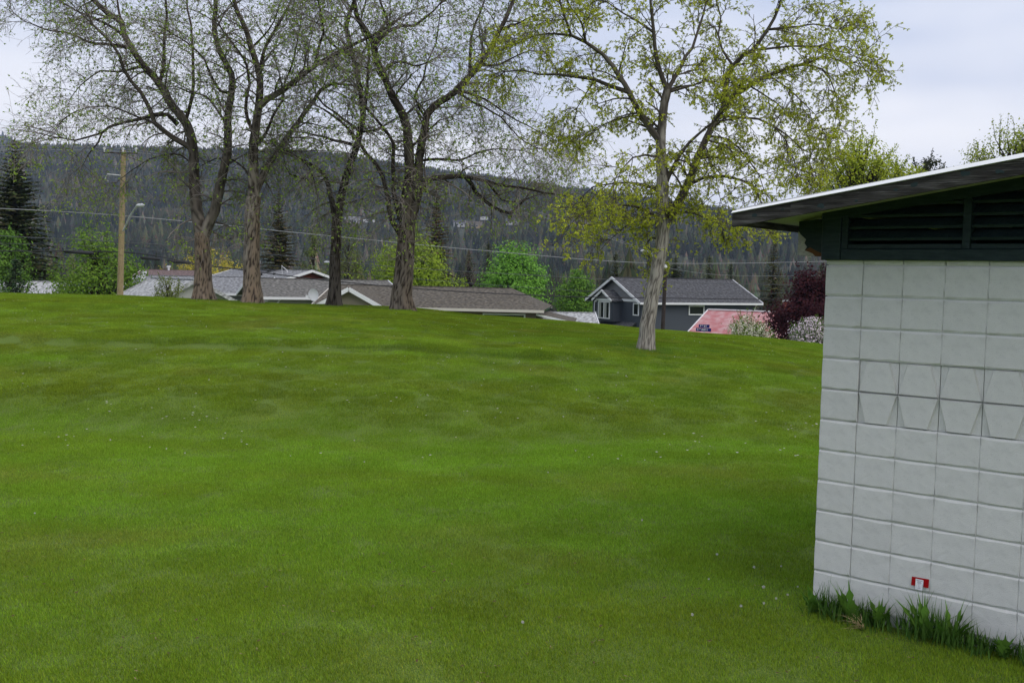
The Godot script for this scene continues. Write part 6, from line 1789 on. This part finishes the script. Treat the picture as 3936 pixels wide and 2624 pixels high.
func make_grass() -> void:
	rng.seed = 77
	var kinds := []
	for k in 5:
		kinds.append(tuft_mesh(0.30, 2200, 0.030, 0.0044))
	var lists := [[], [], [], [], []]
	var tints := [[], [], [], [], []]
	var step := 0.30
	var z := -3.6
	while z > -33.5:
		var d := -z
		var st := step if d < 14.0 else 0.36
		var x := -0.60 * d - 1.2
		while x < 0.60 * d + 1.2:
			var px := x + rng.randf_range(-0.5, 0.5) * st
			var pz := z + rng.randf_range(-0.5, 0.5) * st
			x += st
			# not under the building
			var l := Vector3(px - 2.0459, 0, pz + 6.53).rotated(Vector3.UP, 0.6792)
			if l.x > 0.12 and l.x < 3.6 and l.z < -0.12 and l.z > -3.1: continue
			var k := rng.randi() % 5
			var up := slope(px, pz)
			var b := Basis(Quaternion(Vector3.UP, up)) * Basis(Vector3.UP, rng.randf() * TAU)
			var s := rng.randf_range(0.85, 1.2)
			var hgt := rng.randf_range(0.75, 1.15) + 0.25 * maxf(patch_noise.get_noise_2d(px * 8.0, pz * 8.0), 0.0)
			lists[k].append(Transform3D(b.scaled_local(Vector3(s, hgt, s)), ground_point(px, pz)))
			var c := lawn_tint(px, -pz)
			c *= rng.randf_range(0.86, 1.15) if d < 13.0 else rng.randf_range(0.72, 1.22)
			tints[k].append(Color(c.r * 2.0, c.g * 2.0, c.b * 2.0))
		z -= st
	# longer tufts: round the ash foot, round the elm feet and along the worn ledge
	var tall := []
	for k in 46:
		var a := rng.randf() * TAU
		var r := rng.randf_range(0.2, 0.75) if k < 30 else rng.randf_range(0.5, 1.4)
		tall.append([BASE_ASH.x + cos(a) * r * 1.4, BASE_ASH.z + sin(a) * r, rng.randf_range(1.4, 2.6), Color(0.095, 0.221, 0.038)])
	for e in [BASE_ELM_A, BASE_ELM_B, BASE_ELM_C, BASE_ELM_D]:
		for k in 22:
			var a := rng.randf() * TAU
			tall.append([e.x + cos(a) * 0.45, e.z + sin(a) * 0.45, rng.randf_range(1.3, 2.4), Color(0.126, 0.210, 0.038)])
	var lx := -13.0
	while lx < 1.5:
		var e := 18.6 + 0.06 * lx + 0.35 * rough_noise.get_noise_2d(lx * 0.5, 77.0)
		if rough_noise.get_noise_2d(lx * 3.0, 5.0) > -0.2:
			tall.append([lx, -(e + rng.randf_range(0.0, 0.15)), rng.randf_range(1.5, 2.4), Color(0.105, 0.179, 0.038)])
		lx += 0.22
	for k in 220:
		var d := rng.randf_range(13.5, 29.0)
		tall.append([rng.randf_range(-0.5, 0.45) * d, -d, rng.randf_range(1.2, 2.0), Color(0.116, 0.200, 0.034)])
	var longer := []
	var longer_tint := []
	for t in tall:
		var k := rng.randi() % 5
		var b := Basis(Vector3.UP, rng.randf() * TAU)
		longer.append(Transform3D(b.scaled_local(Vector3(0.6, t[2] * 0.8, 0.6)), ground_point(t[0], t[1])))
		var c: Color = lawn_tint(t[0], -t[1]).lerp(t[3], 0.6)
		longer_tint.append(Color(c.r * 2.0, c.g * 2.0, c.b * 2.0))
	kinds.append(tuft_mesh(0.26, 260, 0.045, 0.006))
	lists.append(longer)
	tints.append(longer_tint)
	for k in 6:
		var mm := MultiMesh.new()
		mm.transform_format = MultiMesh.TRANSFORM_3D
		mm.use_colors = true
		mm.mesh = kinds[k]
		mm.instance_count = lists[k].size()
		for q in lists[k].size():
			mm.set_instance_transform(q, lists[k][q])
			mm.set_instance_color(q, tints[k][q])
		var o := MultiMeshInstance3D.new()
		o.name = numbered("grass")
		o.multimesh = mm
		add_child(o)
		tag(o, "short mown green grass covering the lawn and bank", "grass", "turf of the lawn", "stuff")

func weed_leaf(mb: MB, p: Vector3, dir: Vector3, length: float, wide: float, col: Color, lobes: bool) -> void:
	# a long leaf that bows over; dandelion leaves get toothed sides
	var d := dir.normalized()
	var side := d.cross(Vector3.UP).normalized()
	var n := 9 if lobes else 4
	var q := p
	var last := [p, p]
	for k in n:
		var t := (k + 1.0) / n
		d = (d + Vector3.DOWN * 0.5 / n * (0.6 + t)).normalized()
		q += d * length / n
		var w := wide * sin(minf(t * 1.1 + 0.12, 1.0) * PI) * 0.5 + 0.0008
		if lobes: w *= 1.25 if k % 2 == 0 else 0.5
		if k == n - 1: w = 0.0006
		var cur := [q - side * w, q + side * w]
		mb.quad(last[0], last[1], cur[1], cur[0], col)
		last = cur

func make_small_things() -> void:
	rng.seed = 91
	var turn := -0.6792
	var org := Vector3(2.0459, 0, -6.53)
	var wall_at := func(s: float, out: float) -> Vector3: return org + Vector3(s, 0, out).rotated(Vector3.UP, turn)
	# tall grass along the foot of the wall
	var gr := MB.new()
	for k in 1500:
		var s := rng.randf_range(0.02, 1.9)
		var dens := 0.5 + 0.5 * sin(s * 9.0 + 0.6)
		if s < 0.12 and rng.randf() < 0.6: continue
		if rng.randf() < 0.75 * smoothstep(0.15, -0.25, patch_noise.get_noise_2d(s * 40.0, 12.0)): continue
		var p: Vector3 = wall_at.call(s, rng.randf_range(0.004, 0.26) * (0.3 + 0.7 * rng.randf()))
		var h := rng.randf_range(0.06, 0.17) + 0.12 * dens * rng.randf() + (0.12 if s > 0.55 and s < 0.85 and rng.randf() < 0.25 else 0.0)
		var dir := Vector3(rng.randf_range(-0.35, 0.35), 1.0, rng.randf_range(-0.3, 0.3)) + Vector3(-sin(0.6792), 0, cos(0.6792)) * rng.randf_range(0.02, 0.4)
		weed_leaf(gr, p, dir, h, rng.randf_range(0.005, 0.010), mixc(Color(0.059, 0.137, 0.029), Color(0.126, 0.231, 0.046), 0.2), false)
	solid("tall_grass", gr, M.blade, "tall uncut dark green grass along the foot of the block wall", "grass", "", "stuff")
	# dandelion plants among it
	var plants := [[0.30, 0.10, 0.24, "toothed dandelion plant by the wall corner, beside the dry straw"], [0.47, 0.08, 0.19, "low dandelion plant between the dry straw and the red card"], [0.76, 0.10, 0.25, "leafy dandelion plant directly under the red card"], [0.90, 0.09, 0.26, "tallest dandelion plant against the wall past the red card"], [1.20, 0.10, 0.17, "small dandelion plant far along the wall in thin grass"], [0.05, 0.10, 0.16, "dark broad leaved weed wrapped round the wall corner"]]
	for a in plants:
		var o := base("dandelion_plant", wall_at.call(a[0], a[1]), a[3], "weed", "weeds along the block wall")
		for k in 15:
			var mb := MB.new()
			var b := rng.randf() * TAU
			var dir := Vector3(cos(b) * rng.randf_range(0.25, 0.8), 1.0, sin(b) * rng.randf_range(0.25, 0.8))
			var along_wall := dir.dot(Vector3(sin(0.6792), 0, -cos(0.6792)))
			if along_wall > 0.2: dir -= Vector3(sin(0.6792), 0, -cos(0.6792)) * (along_wall - 0.1)
			weed_leaf(mb, rv() * 0.012 + Vector3(0, 0.0, 0), dir, a[2] * rng.randf_range(0.7, 1.35), rng.randf_range(0.045, 0.07), mixc(Color(0.074, 0.179, 0.025), Color(0.158, 0.294, 0.046), 0.15), true)
			put("leaf", mb, M.blade, o)
	# dry straw tuft
	var st := base("straw_tuft", wall_at.call(0.40, 0.21), "bleached dry straw tuft lying among the weeds", "straw")
	for k in 22:
		var mb := MB.new()
		var b := rng.randf_range(-0.9, 0.9) + PI * 0.75
		weed_leaf(mb, rv() * 0.015 + Vector3(0.02, 0.015, 0), Vector3(cos(b), rng.randf_range(0.15, 0.75), -sin(b) * 0.5), rng.randf_range(0.08, 0.20), 0.005, mixc(Color(0.42, 0.32, 0.15), Color(0.55, 0.45, 0.26), 0.1), false)
		put("stalk", mb, M.blade, st)
	# dandelion clocks
	var clock := MB.new()
	for k in 70:
		var d := rv().normalized()
		clock.leaf(Vector3.ZERO, d, rv().normalized(), 0.021, 0.006, Color(0.55, 0.54, 0.50))
		clock.leaf(d * 0.014, (d + rv() * 0.6).normalized(), rv().normalized(), 0.011, 0.006, Color(0.62, 0.61, 0.57))
	var clock_mesh := clock.mesh(M.leaf_dull)
	var stalk := MB.new()
	stalk.tube(PackedVector3Array([Vector3(0, -0.01, 0), Vector3(0.004, 0.06, 0), Vector3(0, 0.1, 0.004)]), PackedFloat32Array([0.0022, 0.002, 0.0018]), 5, Color(0.252, 0.336, 0.105), Color(0.336, 0.315, 0.147))
	var stalk_mesh := stalk.mesh(M.blade)
	var proto: Node3D = null
	var n := 0
	var fixed := [Vector3(2.06, 0.14, -6.90), Vector3(1.93, 0.10, -6.70), Vector3(2.08, 0.06, -7.40), Vector3(1.70, 0.08, -6.50), Vector3(1.45, 0.11, -7.00), Vector3(1.54, 0.04, -6.40), Vector3(1.82, 0.10, -6.60), Vector3(1.80, 0.11, -6.80), Vector3(0.10, -0.00, -6.00), Vector3(1.18, 0.04, -6.20), Vector3(1.63, 0.15, -7.60), Vector3(1.85, 0.08, -7.30)]
	for k in 64:
		var at: Vector3
		if k < fixed.size():
			at = fixed[k]
		else:
			var d := rng.randf_range(8.5, 24.0)
			at = Vector3(rng.randf_range(-0.5, 0.36) * d, 0, -d)
		at = ground_point(at.x, at.z)
		var o: Node3D
		if proto == null:
			o = base("dandelion_clock", at, "white dandelion seed head standing in the mown grass", "dandelion", "dandelion seed heads on the lawn")
			part("stalk", stalk_mesh, o)
			part("seed_head", clock_mesh, o).position = Vector3(0, 0.1, 0.004)
			proto = o
		else:
			o = proto.duplicate()
			o.name = numbered("dandelion_clock")
			add_child(o)
		o.position = at
		if k < fixed.size() and k != 8 and k != 4 and k != 9:
			tag(o, "white dandelion seed head in the grass close to the block wall weeds", "", "dandelion seed heads by the block wall")
		elif at.z < -13.0:
			tag(o, "white dandelion seed head on the grassy slope below the elms", "", "dandelion seed heads on the slope")
		else:
			tag(o, "white dandelion seed head standing in the flat mown lawn", "", "dandelion seed heads on the flat lawn")
		o.rotation = Vector3(rng.randf_range(-0.3, 0.3), rng.randf() * TAU, rng.randf_range(-0.3, 0.3))
		o.scale = Vector3.ONE * rng.randf_range(0.3, 0.52)
	# dead leaves and crumbs of thatch lying in the turf
	var bit := MB.new()
	bit.leaf(Vector3(-0.02, 0.024, 0), Vector3(1, 0.15, 0).normalized(), Vector3(0.1, 1, 0.2).normalized(), 0.034, 0.014, Color(0.09, 0.062, 0.03))
	bit.leaf(Vector3(0.0, 0.026, 0.01), Vector3(0.3, 0.2, 1).normalized(), Vector3(0.3, 1, 0.0).normalized(), 0.024, 0.008, Color(0.2, 0.165, 0.08))
	var bm := MultiMesh.new()
	bm.transform_format = MultiMesh.TRANSFORM_3D
	bm.mesh = bit.mesh(M.leaf_dull)
	bm.instance_count = 900
	for k in 900:
		var d := 5.0 + 22.0 * pow(rng.randf(), 1.3)
		var x := rng.randf_range(-0.55, 0.42) * d
		bm.set_instance_transform(k, Transform3D(Basis(Vector3.UP, rng.randf() * TAU).scaled(Vector3.ONE * rng.randf_range(0.4, 1.2)), ground_point(x, -d)))
	var bo := MultiMeshInstance3D.new()
	bo.name = "leaf_litter"
	bo.multimesh = bm
	add_child(bo)
	tag(bo, "scattered brown dead leaves and thatch in the mown lawn", "litter", "", "stuff")
	# clover and daisies, too many to count
	var petal := MB.new()
	for k in 9:
		var a := TAU * k / 9.0
		petal.leaf(Vector3(0, 0.03, 0), Vector3(cos(a), 0.35, sin(a)).normalized(), Vector3.UP, 0.014, 0.009, Color(0.60, 0.59, 0.54))
	var mm := MultiMesh.new()
	mm.transform_format = MultiMesh.TRANSFORM_3D
	mm.mesh = petal.mesh(M.leaf_dull)
	var where := []
	for k in 1500:
		var d := rng.randf_range(11.5, 29.0)
		var x := rng.randf_range(-0.53, 0.42) * d
		if patch_noise.get_noise_2d(x * 4.0 + 500.0, d * 4.0) < rng.randf_range(-0.1, 0.3): continue
		where.append(Transform3D(Basis(Vector3.UP, rng.randf() * TAU).scaled(Vector3.ONE * rng.randf_range(0.7, 1.6)), ground_point(x, -d) + Vector3(0, 0.008, 0)))
	mm.instance_count = where.size()
	for k in where.size():
		mm.set_instance_transform(k, where[k])
	var fl := MultiMeshInstance3D.new()
	fl.name = "clover_flowers"
	fl.multimesh = mm
	add_child(fl)
	tag(fl, "tiny white clover flowers scattered over the grassy bank", "flowers", "", "stuff")
